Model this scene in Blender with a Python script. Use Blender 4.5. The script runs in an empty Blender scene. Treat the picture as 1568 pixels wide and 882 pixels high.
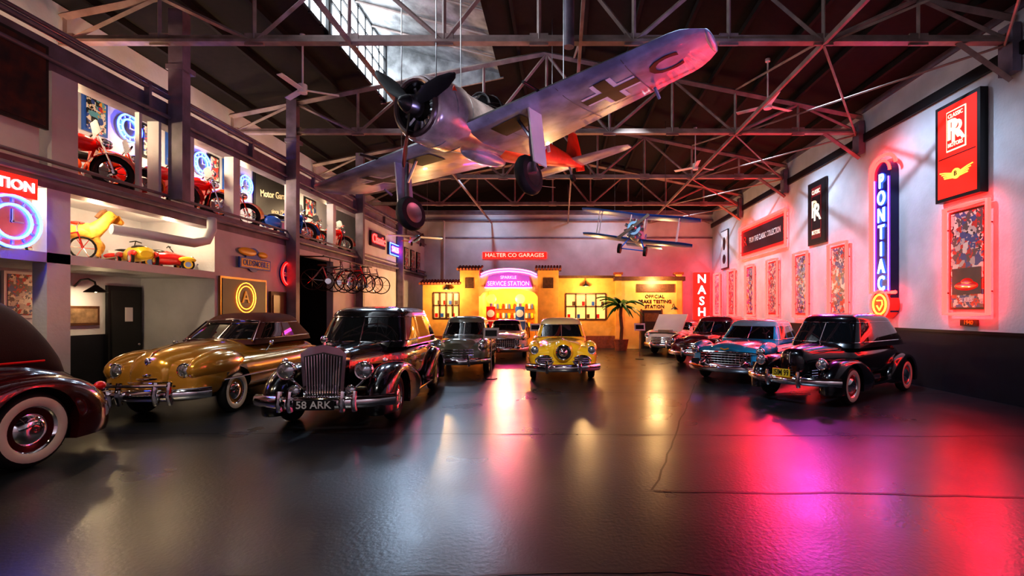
import bpy, math, random, bmesh
from mathutils import Vector, Matrix
from math import sin, cos, pi, radians
random.seed(4)
SC = bpy.context.scene

# ------------------------------------------------------------------ materials
def mat(name, col, rough=.5, metal=0, em=None, es=0, noise=0, nscale=4, bump=0, bscale=40, coat=0, col2=None):
    m = bpy.data.materials.new(name); m.use_nodes = True
    nt = m.node_tree; b = nt.nodes['Principled BSDF']
    b.inputs['Base Color'].default_value = (*col, 1)
    b.inputs['Roughness'].default_value = rough
    b.inputs['Metallic'].default_value = metal
    if coat: b.inputs['Coat Weight'].default_value = coat; b.inputs['Coat Roughness'].default_value = .03
    if em: b.inputs['Emission Color'].default_value = (*em, 1); b.inputs['Emission Strength'].default_value = es
    if noise or bump:
        tc = nt.nodes.new('ShaderNodeTexCoord')
        if noise:
            n = nt.nodes.new('ShaderNodeTexNoise'); n.inputs['Scale'].default_value = nscale; n.inputs['Detail'].default_value = 6
            nt.links.new(tc.outputs['Object'], n.inputs['Vector'])
            r = nt.nodes.new('ShaderNodeValToRGB'); r.color_ramp.elements[0].position = .35; r.color_ramp.elements[1].position = .7
            c2 = col2 or tuple(c*(1-noise) for c in col)
            r.color_ramp.elements[0].color = (*c2, 1); r.color_ramp.elements[1].color = (*col, 1)
            nt.links.new(n.outputs['Fac'], r.inputs['Fac']); nt.links.new(r.outputs['Color'], b.inputs['Base Color'])
        if bump:
            n2 = nt.nodes.new('ShaderNodeTexNoise'); n2.inputs['Scale'].default_value = bscale; n2.inputs['Detail'].default_value = 4
            nt.links.new(tc.outputs['Object'], n2.inputs['Vector'])
            bp = nt.nodes.new('ShaderNodeBump'); bp.inputs['Strength'].default_value = bump; bp.inputs['Distance'].default_value = .02
            nt.links.new(n2.outputs['Fac'], bp.inputs['Height']); nt.links.new(bp.outputs['Normal'], b.inputs['Normal'])
    return m

def emis(name, col, s): return mat(name, tuple(c*.5 for c in col), .4, 0, col, s)
def paint(name, col, metal=0.0): return mat(name, col, .2, metal, noise=.12, nscale=2, coat=1.0)

def poster_mat(name, cols, scale=6, seed=0):
    m = bpy.data.materials.new(name); m.use_nodes = True; nt = m.node_tree; b = nt.nodes['Principled BSDF']
    tc = nt.nodes.new('ShaderNodeTexCoord'); mp = nt.nodes.new('ShaderNodeMapping'); mp.inputs['Location'].default_value = (seed*3.1, seed*1.7, seed)
    v = nt.nodes.new('ShaderNodeTexVoronoi'); v.inputs['Scale'].default_value = scale; v.distance = 'CHEBYCHEV'
    n = nt.nodes.new('ShaderNodeTexNoise'); n.inputs['Scale'].default_value = scale*1.5
    nt.links.new(tc.outputs['Object'], mp.inputs['Vector']); nt.links.new(mp.outputs['Vector'], v.inputs['Vector']); nt.links.new(mp.outputs['Vector'], n.inputs['Vector'])
    sp = nt.nodes.new('ShaderNodeSeparateColor'); nt.links.new(v.outputs['Color'], sp.inputs['Color'])
    ad = nt.nodes.new('ShaderNodeMath'); ad.operation = 'MULTIPLY_ADD'; ad.inputs[1].default_value = .7
    nt.links.new(sp.outputs[0], ad.inputs[0]); 
    ml = nt.nodes.new('ShaderNodeMath'); ml.operation = 'MULTIPLY'; ml.inputs[1].default_value = .35
    nt.links.new(n.outputs['Fac'], ml.inputs[0]); nt.links.new(ml.outputs[0], ad.inputs[2])
    r = nt.nodes.new('ShaderNodeValToRGB'); r.color_ramp.interpolation = 'CONSTANT'
    e = r.color_ramp.elements
    while len(e) < len(cols): e.new(.5)
    for i, c in enumerate(cols): e[i].position = i/len(cols); e[i].color = (*c, 1)
    nt.links.new(ad.outputs[0], r.inputs['Fac']); nt.links.new(r.outputs['Color'], b.inputs['Base Color'])
    b.inputs['Roughness'].default_value = .35
    return m

WHITEW = mat('white_wall_paint', (.70, .71, .78), .6, noise=.22, nscale=1.2, bump=.25, bscale=18)
LILAC = mat('lilac_grey_steel_paint', (.24, .20, .28), .5, noise=.4, nscale=3)
CREAM = mat('cream_paint', (.75, .66, .48), .6, noise=.15)
BLACKP = mat('black_paint', (.010, .010, .013), .4, noise=.3)
DARKW = mat('dark_blue_wainscot', (.012, .014, .024), .5, noise=.3)
ROOFM = mat('dark_roof_boards', (.010, .006, .005), .9, noise=.5, nscale=8)
TRUSS = mat('truss_steel_paint', (.42, .32, .29), .5, noise=.45, nscale=3)
CHROME = mat('chrome', (.95, .95, .97), .06, 1.0, noise=.05)
STEEL = mat('brushed_steel', (.5, .5, .53), .3, 1.0, noise=.3)
GLASS = mat('tinted_window_glass', (.010, .012, .015), .03, 0, noise=.2, coat=1)
LENS = mat('headlight_lens', (.65, .7, .76), .12, .85, noise=.25, nscale=30, coat=1)
RUBBER = mat('tire_rubber', (.010, .010, .011), .65, noise=.3)
WWALL = mat('whitewall_rubber', (.85, .80, .70), .5, noise=.1)
WOOD = mat('brown_wood', (.12, .05, .02), .5, noise=.5, nscale=10)
NRED = emis('neon_red', (1, .012, .010), 17)
NPINK = emis('neon_pink', (1, .08, .38), 9)
NBLUE = emis('neon_blue', (.03, .08, 1), 18)
NLBLUE = emis('neon_light_blue', (.2, .45, 1), 7)
NWHITE = emis('neon_white', (.85, .9, 1), 5)
NPURP = emis('neon_violet', (.4, .06, 1), 10)
NORNG = emis('neon_orange', (1, .22, .02), 7)
REDP = mat('red_sign_enamel', (.7, .02, .015), .3, em=(1, .03, .02), es=.4, noise=.1)
REDL = mat('red_gloss_paint', (.85, .015, .01), .25, coat=1, noise=.1)
BLUEP = mat('blue_enamel', (.03, .12, .5), .3, noise=.2)
YELP = mat('yellow_enamel', (.9, .6, .04), .3, noise=.1)
WHITEP = mat('white_enamel', (.85, .85, .85), .35, noise=.05)
CREAML = mat('cream_letter', (.9, .8, .6), .4, em=(1, .85, .6), es=.5, noise=.05)

# ------------------------------------------------------------------ mesh builder
def frame(o, x, y):
    x = Vector(x).normalized(); y = Vector(y); z = x.cross(y).normalized(); y = z.cross(x)
    M = Matrix.Identity(4)
    for i in range(3): M[i][0] = x[i]; M[i][1] = y[i]; M[i][2] = z[i]; M[i][3] = o[i]
    return M
def axframe(o, a):
    a = Vector(a).normalized(); r = Vector((0, 0, 1)) if abs(a.z) < .9 else Vector((1, 0, 0))
    x = r.cross(a).normalized(); return frame(o, x, a.cross(x))

class MB:
    def __init__(s): s.v = []; s.f = []; s.m = []; s.mats = []; s.X = Matrix.Identity(4)
    def mi(s, m):
        if m not in s.mats: s.mats.append(m)
        return s.mats.index(m)
    def add(s, vs, fs, m, M=None):
        T = s.X @ M if M is not None else s.X
        o = len(s.v); s.v += [T @ Vector(v) for v in vs]
        for i, f in enumerate(fs):
            s.f.append([o+k for k in f]); s.m.append(s.mi(m[i] if isinstance(m, list) else m))
    def box(s, c, d, m, M=None, rz=0, ry=0, rx=0):
        vs = [(sx*d[0]/2, sy*d[1]/2, sz*d[2]/2) for sx in (-1, 1) for sy in (-1, 1) for sz in (-1, 1)]
        T = Matrix.Translation(c) @ Matrix.Rotation(rz, 4, 'Z') @ Matrix.Rotation(ry, 4, 'Y') @ Matrix.Rotation(rx, 4, 'X')
        if M is not None: T = M @ T
        s.add(vs, [(0, 1, 3, 2), (4, 6, 7, 5), (0, 4, 5, 1), (2, 3, 7, 6), (0, 2, 6, 4), (1, 5, 7, 3)], m, T)
    def bx(s, x0, x1, y0, y1, z0, z1, m, M=None): s.box(((x0+x1)/2, (y0+y1)/2, (z0+z1)/2), (abs(x1-x0), abs(y1-y0), abs(z1-z0)), m, M)
    def loft(s, rings, m, cap=True, M=None):
        n = len(rings[0]); vs = [p for r in rings for p in r]; fs = []
        for i in range(len(rings)-1):
            for j in range(n): fs.append((i*n+j, i*n+(j+1) % n, (i+1)*n+(j+1) % n, (i+1)*n+j))
        if cap: fs.append(tuple(range(n))[::-1]); fs.append(tuple((len(rings)-1)*n+j for j in range(n)))
        s.add(vs, fs, m, M)
    def grid(s, P, m, M=None):
        n = len(P[0]); vs = [p for r in P for p in r]
        s.add(vs, [(i*n+j, i*n+j+1, (i+1)*n+j+1, (i+1)*n+j) for i in range(len(P)-1) for j in range(n-1)], m, M)
    def cyl(s, a, b, r, m, r2=None, n=12, M=None):
        r2 = r if r2 is None else r2; A = axframe(a, Vector(b)-Vector(a)); h = (Vector(b)-Vector(a)).length
        R = [[A @ Vector((q*cos(2*pi*k/n), q*sin(2*pi*k/n), z)) for k in range(n)] for q, z in ((r, 0), (r2, h))]
        s.loft(R, m, True, M)
    def tube(s, pts, r, m, closed=False, n=6, M=None, sz=1):
        pts = [Vector(p) for p in pts]; R = []; N = len(pts); prev = None
        for i, p in enumerate(pts):
            if closed: d = pts[(i+1) % N]-pts[i-1]
            else: d = pts[min(i+1, N-1)]-pts[max(i-1, 0)]
            d.normalize()
            if prev is None: x = axframe(p, d).to_3x3() @ Vector((1, 0, 0))
            else: x = (prev-d*prev.dot(d)).normalized()
            prev = x; y = d.cross(x)
            ring = []
            for k in range(n):
                q = x*(r*cos(2*pi*k/n))+y*(r*sin(2*pi*k/n)); q.z *= sz; ring.append(p+q)
            R.append(ring)
        if closed: R.append(R[0])
        s.loft(R, m, not closed, M)
    def lathe(s, prof, o, ax, n=24, M=None):
        A = axframe(o, ax); vs = []; fs = []; ms = []
        for r, h, mm in prof:
            for k in range(n): vs.append(A @ Vector((r*cos(2*pi*k/n), r*sin(2*pi*k/n), h)))
        for i in range(len(prof)-1):
            for k in range(n): fs.append((i*n+k, i*n+(k+1) % n, (i+1)*n+(k+1) % n, (i+1)*n+k)); ms.append(prof[i][2])
        s.add(vs, fs, ms, M)
    def ell(s, c, r, m, nu=16, nv=10, M=None):
        R = [[(c[0]+r[0]*max(sin(pi*i/nv), .001)*cos(2*pi*k/nu), c[1]+r[1]*max(sin(pi*i/nv), .001)*sin(2*pi*k/nu), c[2]+r[2]*cos(pi*i/nv)) for k in range(nu)] for i in range(nv+1)]
        s.loft(R, m, False, M)
    def prism(s, poly, z0, z1, m, M=None):
        n = len(poly); vs = [(x, y, z0) for x, y in poly]+[(x, y, z1) for x, y in poly]
        fs = [tuple(range(n))[::-1], tuple(range(n, 2*n))]+[(i, (i+1) % n, n+(i+1) % n, n+i) for i in range(n)]
        s.add(vs, fs, m, M)
    def text(s, t, size, m, M, ext=.01, sx=1, fit=None, warp=None):
        c = bpy.data.curves.new('t', 'FONT'); c.body = t; c.size = size; c.align_x = 'CENTER'; c.align_y = 'CENTER'; c.extrude = ext; c.resolution_u = 3
        c.offset = size*.012
        o = bpy.data.objects.new('t', c); SC.collection.objects.link(o)
        dg = bpy.context.evaluated_depsgraph_get(); me = bpy.data.meshes.new_from_object(o.evaluated_get(dg))
        vs = [Vector((v.co.x*sx, v.co.y, v.co.z)) for v in me.vertices]
        if fit and vs:
            w = max(v.x for v in vs)-min(v.x for v in vs)
            if w > 0: vs = [Vector((v.x*fit/w, v.y, v.z)) for v in vs]
        if warp: vs = [warp(v) for v in vs]
        s.add(vs, [tuple(p.vertices) for p in me.polygons], m, M)
        bpy.data.objects.remove(o); bpy.data.curves.remove(c); bpy.data.meshes.remove(me)
    def mesh(s, name, angle=38):
        me = bpy.data.meshes.new(name); me.from_pydata([tuple(v) for v in s.v], [], s.f)
        for m in s.mats: me.materials.append(m)
        me.polygons.foreach_set('material_index', s.m); me.polygons.foreach_set('use_smooth', [True]*len(s.f))
        me.update(); me.set_sharp_from_angle(angle=radians(angle)); return me
    def obj(s, name, M=None, angle=38):
        o = bpy.data.objects.new(name, s.mesh(name, angle)); SC.collection.objects.link(o)
        if M is not None: o.matrix_world = M
        return o
def inst(me, name, M):
    o = bpy.data.objects.new(name, me); SC.collection.objects.link(o); o.matrix_world = M; return o
def TR(x, y, z, rz=0, s=1): return Matrix.Translation((x, y, z)) @ Matrix.Rotation(rz, 4, 'Z') @ Matrix.Scale(s, 4)

RX, LX, LB, BY = 8.5, -7.75, -9.4, 27.3
def RW(y, z, off=.0): return frame((RX-off, y, z), (0, -1, 0), (0, 0, 1))
def LW(y, z, off=.0): return frame((LX+off, y, z), (0, 1, 0), (0, 0, 1))
def LBW(y, z, off=.0): return frame((LB+off, y, z), (0, 1, 0), (0, 0, 1))
def BW(x, z, y=BY): return frame((x, y, z), (1, 0, 0), (0, 0, 1))

# ------------------------------------------------------------------ camera
cd = bpy.data.cameras.new('camera'); cam = bpy.data.objects.new('camera', cd); SC.collection.objects.link(cam)
cd.sensor_width = 36; cd.lens = 17.0; cd.shift_x = -.0485; cd.shift_y = .0236; cd.clip_end = 200
cam.location = (0, 0, 1.75); cam.rotation_euler = (radians(90), 0, 0); SC.camera = cam

# ------------------------------------------------------------------ floor
def floor_mat():
    m = bpy.data.materials.new('glossy_black_painted_concrete'); m.use_nodes = True; nt = m.node_tree; b = nt.nodes['Principled BSDF']
    L = nt.links.new; tc = nt.nodes.new('ShaderNodeTexCoord')
    def noise(sc, det=5):
        n = nt.nodes.new('ShaderNodeTexNoise'); n.inputs['Scale'].default_value = sc; n.inputs['Detail'].default_value = det; L(tc.outputs['Object'], n.inputs['Vector']); return n
    def ramp(src, p0, c0, p1, c1):
        r = nt.nodes.new('ShaderNodeValToRGB'); r.color_ramp.elements[0].position = p0; r.color_ramp.elements[1].position = p1
        r.color_ramp.elements[0].color = (*c0, 1); r.color_ramp.elements[1].color = (*c1, 1); L(src, r.inputs['Fac']); return r
    n1 = noise(.5, 3); c = ramp(n1.outputs['Fac'], .2, (.010, .013, .018), .8, (.018, .023, .032))
    L(c.outputs['Color'], b.inputs['Base Color'])
    n2 = noise(.8, 3); rr = ramp(n2.outputs['Fac'], .2, (.24,)*3, .8, (.37,)*3); L(rr.outputs['Color'], b.inputs['Roughness'])
    n3 = noise(26, 2)
    bp = nt.nodes.new('ShaderNodeBump'); bp.inputs['Strength'].default_value = .2; bp.inputs['Distance'].default_value = .01; L(n3.outputs['Fac'], bp.inputs['Height'])
    L(bp.outputs['Normal'], b.inputs['Normal']); b.inputs['Specular IOR Level'].default_value = 1.0
    return m
q = MB(); q.bx(LB-.2, RX+.2, -4.2, BY+.2, -.2, 0, floor_mat()); q.obj('floor')
def joint(pts, w=.018):
    q = MB(); q.grid([[(x, y-w, .0025), (x, y+w, .0025)] for x, y in pts], BLACKP); return q
def jit(x0, y0, x1, y1, n=26, a=.03): return [(x0+(x1-x0)*i/n, y0+(y1-y0)*i/n+random.uniform(-a, a)) for i in range(n+1)]
for i, p in enumerate((jit(.9, 4.75, 8.4, 4.38), jit(-7, 7.0, 8.4, 6.8), jit(-6, 3.1, 1.0, 3.25), jit(-6.5, 10.6, 8.3, 10.4), jit(-7, 15, 8, 15))): joint(p, .014 if i else .022).obj('floor_joint')
q = MB(); q.grid([[(x-.012, y, .0025), (x+.012, y, .0025)] for x, y in [(.9+random.uniform(-.02, .02)+.1*k, 4.75+.3*k) for k in range(26)]], BLACKP); q.obj('floor_joint')

# ------------------------------------------------------------------ walls
q = MB(); q.bx(RX, RX+.2, -4.2, BY+.2, 0, 7.6, WHITEW); q.obj('wall_right')
q = MB(); q.bx(RX-.03, RX, -4, BY, 0, 1.32, DARKW); q.bx(RX-.05, RX, -4, BY, 1.3, 1.36, BLACKP); q.obj('baseboard_right')
q = MB(); q.bx(RX-.08, RX, -4, BY, 6.5, 6.72, BLACKP); q.bx(RX-.05, RX, -4, BY, 7.35, 7.5, LILAC); q.obj('trim_1')
q = MB(); q.bx(LB, RX, BY, BY+.2, 0, 7.5, WHITEW); q.prism([(LB, 7.5), (RX, 7.5), (-.5, 9.4)], 0, .2, ROOFM, frame((0, BY+.2, 0), (1, 0, 0), (0, 0, 1))); q.obj('wall_back')
q = MB(); q.bx(LX, RX, BY-.12, BY, 7.25, 7.42, LILAC); q.cyl((LX, BY-.15, 6.9), (RX, BY-.15, 6.9), .06, LILAC); q.cyl((-6.6, BY-.15, 3.6), (-6.6, BY-.15, 6.9), .06, WHITEW)
q.bx(LX, RX, BY-.06, BY, 5.9, 5.98, LILAC); q.obj('trim_2')
q = MB(); q.bx(LB, RX, -4.2, -4, 0, 9.4, WHITEW); q.obj('wall_front')
def wbox(name, *a):
    q = MB(); q.bx(*a); return q.obj(name)
wbox('wall_left', LB-.2, LB, -4, BY+.2, 0, 7.5, WHITEW)
T = .22
def lw(y0, y1, z0, z1, m=WHITEW, t=T): wbox('wall_left', LX-t, LX, y0, y1, z0, z1, m)
lw(-4, BY, 5.42, 5.86, LILAC, .3); lw(-4, BY, 3.62, 3.96, LILAC, .3)
for a, b in [(-4, 7.17), (7.35, 7.75), (9.3, 9.36), (9.86, 10.2), (11.42, 11.66), (13.9, 14.2), (16.4, 16.6), (18.8, BY)]: lw(a, b, 3.96, 5.42)
lw(8.87, 8.93, 3.96, 5.42, t=.08)
for a, b in [(-4, 6.0), (7.28, 7.63), (10.8, 14.05), (16.4, BY)]: lw(a, b, 0, 3.62)
lw(14.05, 16.4, 3.45, 3.62)
wbox('trim_5', LX-T, LX, 6.0, 10.8, 2.5, 2.65, WHITEW)
wbox('gallery_floor', LB, LX-T, -4, BY, 3.76, 3.95, WHITEW)
wbox('display_shelf', LB, LX-T, 4, 10.8, 2.5, 2.64, WHITEW)
wbox('wall_left', LB, LX-T, 10.8, 11.0, 0, 3.76, WHITEW)
wbox('wall_left', LB, LX-T, 16.4, 16.6, 0, 3.76, BLACKP)
wbox('wall_left', LB, LB+.05, 13, 16.4, 0, 3.7, BLACKP)
q = MB()
for a, b in [(10.8, 14.05), (16.4, BY)]: q.bx(LX, LX+.03, a, b, 0, 1.3, DARKW)
q.bx(LB, LB+.03, 4, 10.8, 0, 1.3, DARKW)
q.obj('baseboard_left')
q = MB()
for z, o, r in [(5.95, .05, .05), (5.55, .08, .035), (4.02, .06, .03), (3.8, .1, .05), (6.1, -.05, .035)]: q.cyl((LX+o, -4, z), (LX+o, BY, z), r, LILAC, n=8)
for y in (6, 9, 12, 15, 18, 21, 24): q.box((LX+.05, y, 5.75), (.1, .06, .5), LILAC)
q.obj('trim_3')
q = MB(); q.tube([(LX-.12, 8.45, 3.2), (LX+.1, 8.9, 3.18), (LX+.25, 9.3, 3.15), (LX+.3, 9.8, 3.15), (LX+.3, 10.15, 3.25), (LX+.3, 10.3, 3.5), (LX+.26, 10.35, 3.75)], .09, WHITEW, n=12); q.obj('air_duct')
for i, y in enumerate((9.6, 13.65, 18.2, 22.75)):
    q = MB(); z0 = 0 if y > 12 else 3.96
    q.bx(-7.66, -7.46, y-.12, y+.12, z0, 7.7, LILAC); q.box((-7.56, y, 6.55), (.34, .34, .1), LILAC); q.bx(-7.7, -7.42, y-.14, y-.1, z0, 7.7, LILAC)
    q.obj('steel_column')

# ------------------------------------------------------------------ roof, skylight, trusses
def rz(x): return 9.3-.2*abs(x+.5)
q = MB()
def roofp(x0, x1, y0, y1):
    vs = [(x, y, rz(x)+k) for k in (0, .15) for x, y in ((x0, y0), (x1, y0), (x1, y1), (x0, y1))]
    q.add(vs, [(0, 1, 2, 3), (7, 6, 5, 4), (0, 4, 5, 1), (1, 5, 6, 2), (2, 6, 7, 3), (3, 7, 4, 0)], ROOFM)
roofp(LB-.2, -5.5, -4.2, BY+.2); roofp(-5.5, -1.9, -4.2, 4); roofp(-5.5, -1.9, 15, BY+.2); roofp(-1.9, -.5, -4.2, BY+.2); roofp(-.5, RX+.2, -4.2, BY+.2)
for x in [-8.8, -7.4, -6.3, -1.2, .6, 1.8, 3, 4.2, 5.4, 6.6, 7.8]: q.box((x, 11.6, rz(x)-.08), (.08, 31.5, .14), ROOFM)
q.obj('ceiling')
SKY = mat('skylight_daylight_glass', (.8, .85, .9), .3, em=(.82, .92, 1), es=7)
CORR = mat('galvanised_panel', (.46, .47, .48), .42, .4, noise=.65, nscale=2.5, bump=.6, bscale=6)
q = MB(); q.bx(-5.56, -5.5, 4, 15, 8.3, 10.0, SKY)
for i in range(23): q.bx(-5.5, -5.46, 4+i*.5-.014, 4+i*.5+.014, 8.25, 10.0, BLACKP)
for i in range(5): q.bx(-5.5, -5.45, 4, 15, 8.3+i*.42-.018, 8.3+i*.42+.018, BLACKP)
for y in (4, 7.6, 11.3, 14.95): q.bx(-5.52, -5.42, y-.05, y+.05, 8.2, 10.05, BLACKP)
q.obj('window_1')
q = MB()
vs = [(x, y, z+k) for k in (0, .12) for x, y, z in ((-5.6, 4, 10.05), (-1.8, 4, 9.1), (-1.8, 15, 9.1), (-5.6, 15, 10.05))]
q.add(vs, [(0, 1, 2, 3), (7, 6, 5, 4), (0, 4, 5, 1), (1, 5, 6, 2), (2, 6, 7, 3), (3, 7, 4, 0)], CORR)
for y in (4, 14.95):
    q.prism([(-5.6, 8.2), (-1.8, 9.0), (-1.8, 9.15), (-5.6, 10.1)], 0, .06, CORR, frame((0, y+.06, 0), (1, 0, 0), (0, 0, 1)))
for y in [4+i*1.1 for i in range(10)]: q.tube([(-5.5, y, 10.0), (-1.9, y, 9.06)], .03, TRUSS)
q.obj('ceiling_monitor')
def truss_mesh():
    q = MB(); Z = 6.8
    q.box((-.45, 0, Z), (17.85, .16, .05), TRUSS); q.box((-.45, 0, Z+.06), (17.85, .03, .14), TRUSS)
    nodes = [-9.3+i*(17.75/10) for i in range(11)]
    for a, b in ((-9.35, -.5), (-.5, 8.45)): q.tube([(a, 0, rz(a)-.25), (b, 0, rz(b)-.25)], .08, TRUSS, n=4)
    for i, x in enumerate(nodes):
        zt = rz(x)-.25
        q.tube([(x, 0, Z), (x, 0, zt)], .04, TRUSS, n=4)
        q.box((x, 0, Z+.05), (.35, .05, .22), TRUSS)
        if i < 10:
            x2 = nodes[i+1]
            if i % 2 == 0: q.tube([(x, 0, Z), (x2, 0, rz(x2)-.25)], .045, TRUSS, n=4)
            else: q.tube([(x, 0, zt), (x2, 0, Z)], .045, TRUSS, n=4)
    q.tube([(8.4, 0, 6.1), (7.4, 0, Z)], .06, TRUSS, n=4); q.box((8.38, 0, 6.65), (.16, .3, .9), LILAC)
    return q.mesh('roof_truss')
tm = truss_mesh()
for y in (4.5, 9.05, 13.65, 18.2, 22.75): inst(tm, 'roof_truss', TR(0, y, 0))
q = MB()
for x in (-3.95, .35, 4.9): q.box((x, 13.6, 6.78), (.06, 27.2, .09), TRUSS)
for i, (a, b) in enumerate(((4.5, 9.05), (9.05, 13.65), (13.65, 18.2), (18.2, 22.75), (22.75, 27.2))):
    for x in (.35, 4.9): q.tube([(x, a, 6.85), (x, b, rz(x)-.2)], .03, TRUSS, n=4)
    q.tube([(4.9, a, 6.75), (8.3, b, 6.75)], .025, TRUSS, n=4); q.tube([(8.3, a, 6.75), (4.9, b, 6.75)], .025, TRUSS, n=4)
q.obj('roof_bracing')
q = MB(); q.cyl((.13, 8.85, 6.6), (.13, 8.85, 9.1), .1, LILAC); q.obj('hanging_post')
q = MB(); q.cyl((0, 0, 0), (0, 0, 1.1), .02, WHITEP); q.cyl((0, 0, -.12), (0, 0, .06), .1, WHITEP); q.cyl((0, 0, 1.05), (0, 0, 1.12), .06, WHITEP)
for k in range(3):
    a = k*2*pi/3+.4; q.box((cos(a)*.42, sin(a)*.42, -.05), (.7, .13, .015), WHITEP, rz=a, rx=.15)
fm = q.mesh('ceiling_fan')
for x, y, z in ((-6.0, 11.2, 6.95), (5.2, 12.2, 7.0), (4.7, 17, 6.9), (-1, 20.5, 7.2)):
    inst(fm, 'ceiling_fan', TR(x, y, z) @ Matrix.Diagonal((1, 1, (rz(x)-.02-z)/1.12, 1)))

# ------------------------------------------------------------------ wall signs right
def posterobj(name, M, w, h, pm, frm=BLACKP, neon=None, ins=.0, fw=.05, extra=None):
    q = MB(); q.box((0, 0, .035), (w, h, .05), frm); q.box((0, 0, .065), (w-2*fw, h-2*fw, .012), pm)
    if neon:
        a, b = w/2+ins, h/2+ins
        q.tube([(-a, -b, .1), (-a, 0, .1), (-a, b, .1), (0, b, .1), (a, b, .1), (a, 0, .1), (a, -b, .1), (0, -b, .1)], .05, neon, closed=True, M=None, n=8)
        for sx in (-1, 1):
            for sy in (-1, 1): q.cyl((sx*a, sy*b*.6, .01), (sx*a, sy*b*.6, .1), .015, BLACKP, n=6)
    if extra: extra(q)
    return q.obj(name, M)
PC = [[(.02, .02, .03), (.5, .45, .4), (.05, .1, .25), (.5, .05, .04), (.1, .1, .1), (.7, .65, .55), (.03, .03, .04)],
      [(.5, .04, .03), (.04, .08, .3), (.6, .55, .5), (.02, .02, .02), (.1, .3, .4), (.6, .3, .05)]]
PM = [poster_mat('poster_print_%d' % i, PC[i % 2], 8+i % 3*3, i) for i in range(6)]
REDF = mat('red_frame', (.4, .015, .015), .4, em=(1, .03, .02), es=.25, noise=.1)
for i, y in enumerate((14.75, 17.05, 19.35, 21.65, 24.0, 26.2)):
    posterobj('neon_framed_poster', RW(y, 2.72), .82, 2.1, PM[i % 6], REDF, NRED, ins=.08)
posterobj('neon_framed_poster', RW(10.07, 2.85), .9, 2.1, PM[0], BLACKP, NRED, ins=.09, extra=lambda q: (
    q.box((0, -.45, .075), (.72, .55, .01), mat('poster_dark', (.06, .05, .07), .4, noise=.3)), q.ell((0, -.55, .08), (.3, .1, .01), REDL), q.ell((.02, -.48, .08), (.16, .09, .01), REDL),
    q.text('SERIES', .12, WHITEP, Matrix.Translation((0, -.85, .085)), .002)))
q = MB(); q.box((0, 0, .03), (.42, .13, .04), WOOD); q.text('1940', .12, YELP, Matrix.Translation((0, 0, .052)), .003); q.obj('date_plaque', RW(10.05, 1.53))
REDLIT = mat('backlit_red_acrylic', (.8, .02, .015), .3, em=(1, .018, .010), es=1.4, noise=.25, nscale=2)
q = MB(); q.box((0, 0, .09), (1.15, 2.1, .16), BLACKP); q.box((0, 0, .165), (1.0, 1.95, .02), REDLIT)
NCR = emis('cream_backlit', (1, .7, .45), 1.5)
q.box((0, .42, .18), (.5, .86, .012), NCR); q.box((0, .42, .19), (.45, .8, .012), REDP); q.text('R', .62, NCR, Matrix.Translation((-.05, .42, .2)), .004); q.text('R', .62, NCR, Matrix.Translation((.06, .36, .2)), .004)
q.text('CLASSIC', .12, NCR, Matrix.Translation((0, .73, .2)), .004, fit=.38); q.text('MOTORS', .12, NCR, Matrix.Translation((0, .11, .2)), .004, fit=.38)
NYL = emis('amber_backlit', (1, .35, .05), 2.5)
for s_ in (-1, 1):
    for k in range(4): q.tube([(s_*.08, -.5-k*.03, .19), (s_*.3, -.44-k*.04, .19), (s_*(.42-k*.05), -.42-k*.05, .19)], .014, NYL)
q.lathe([(.11, 0, NYL), (.11, .02, NYL), (.0, .02, NYL)], (0, -.52, .175), (0, 0, 1), 20); q.text('B', .14, BLACKP, Matrix.Translation((0, -.52, .2)), .004)
q.box((0, -.12, .18), (.95, .02, .01), BLACKP)
q.obj('backlit_dealer_sign', RW(10.2, 5.2))
def rrx(q):
    q.box((0, 0, .075), (.6, 1.7, .01), mat('dark_red_panel', (.25, .02, .02), .4, noise=.2)); q.box((0, 0, .08), (.52, 1.1, .01), BLACKP)
    q.text('R', .8, CREAML, Matrix.Translation((-.07, .1, .09)), .004); q.text('R', .8, CREAML, Matrix.Translation((.07, -.02, .09)), .004)
    q.text('CLASSIC', .2, CREAML, Matrix.Translation((0, .68, .09)), .004, fit=.5); q.text('MOTORS', .2, CREAML, Matrix.Translation((0, -.66, .09)), .004, fit=.5)
posterobj('framed_monogram_sign', RW(16.0, 5.05), 1.15, 2.1, BLACKP, mat('dark_frame', (.03, .02, .02), .4, noise=.2), extra=rrx)
def lnx(q):
    q.text('FROM THE CLASSIC COLLECTION', .33, WHITEP, Matrix.Translation((.35, .0, .08)), .004, fit=3.1); q.text('R', .6, REDL, Matrix.Translation((-1.7, .02, .08)), .01)
posterobj('neon_banner_sign', RW(20.5, 4.95), 4.4, 1.15, mat('black_banner', (.03, .012, .02), .4, noise=.3), REDF, NRED, ins=.12, fw=.1, extra=lnx)
posterobj('framed_photo', RW(25.1, 5.0), 1.1, 2.0, WHITEP, BLACKP, extra=lambda q: (q.ell((0, .3, .07), (.2, .35, .01), BLACKP), q.ell((0, -.5, .07), (.25, .25, .01), BLACKP)))
q = MB(); poly = []
W2, H2 = .32, 1.95
for k in range(13): a = pi*k/12; poly.append((W2*cos(a), H2-.3+.3*sin(a)))
poly += [(-W2, -H2+.5), (-W2, -H2), (W2, -H2), (W2, -H2+.5)]
q.prism(poly, 0.01, .22, mat('dark_blue_sign', (.01, .012, .10), .3, noise=.2))
for dx, r, m_, zz in ((.0, .036, NRED, .24), (.15, .045, NRED, .2)):
    q.tube([(x*(1+dx/.3), y+(dx if y > 0 else 0), zz) for x, y in poly[::-1] if y > -1.6]+[], r, m_)
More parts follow.
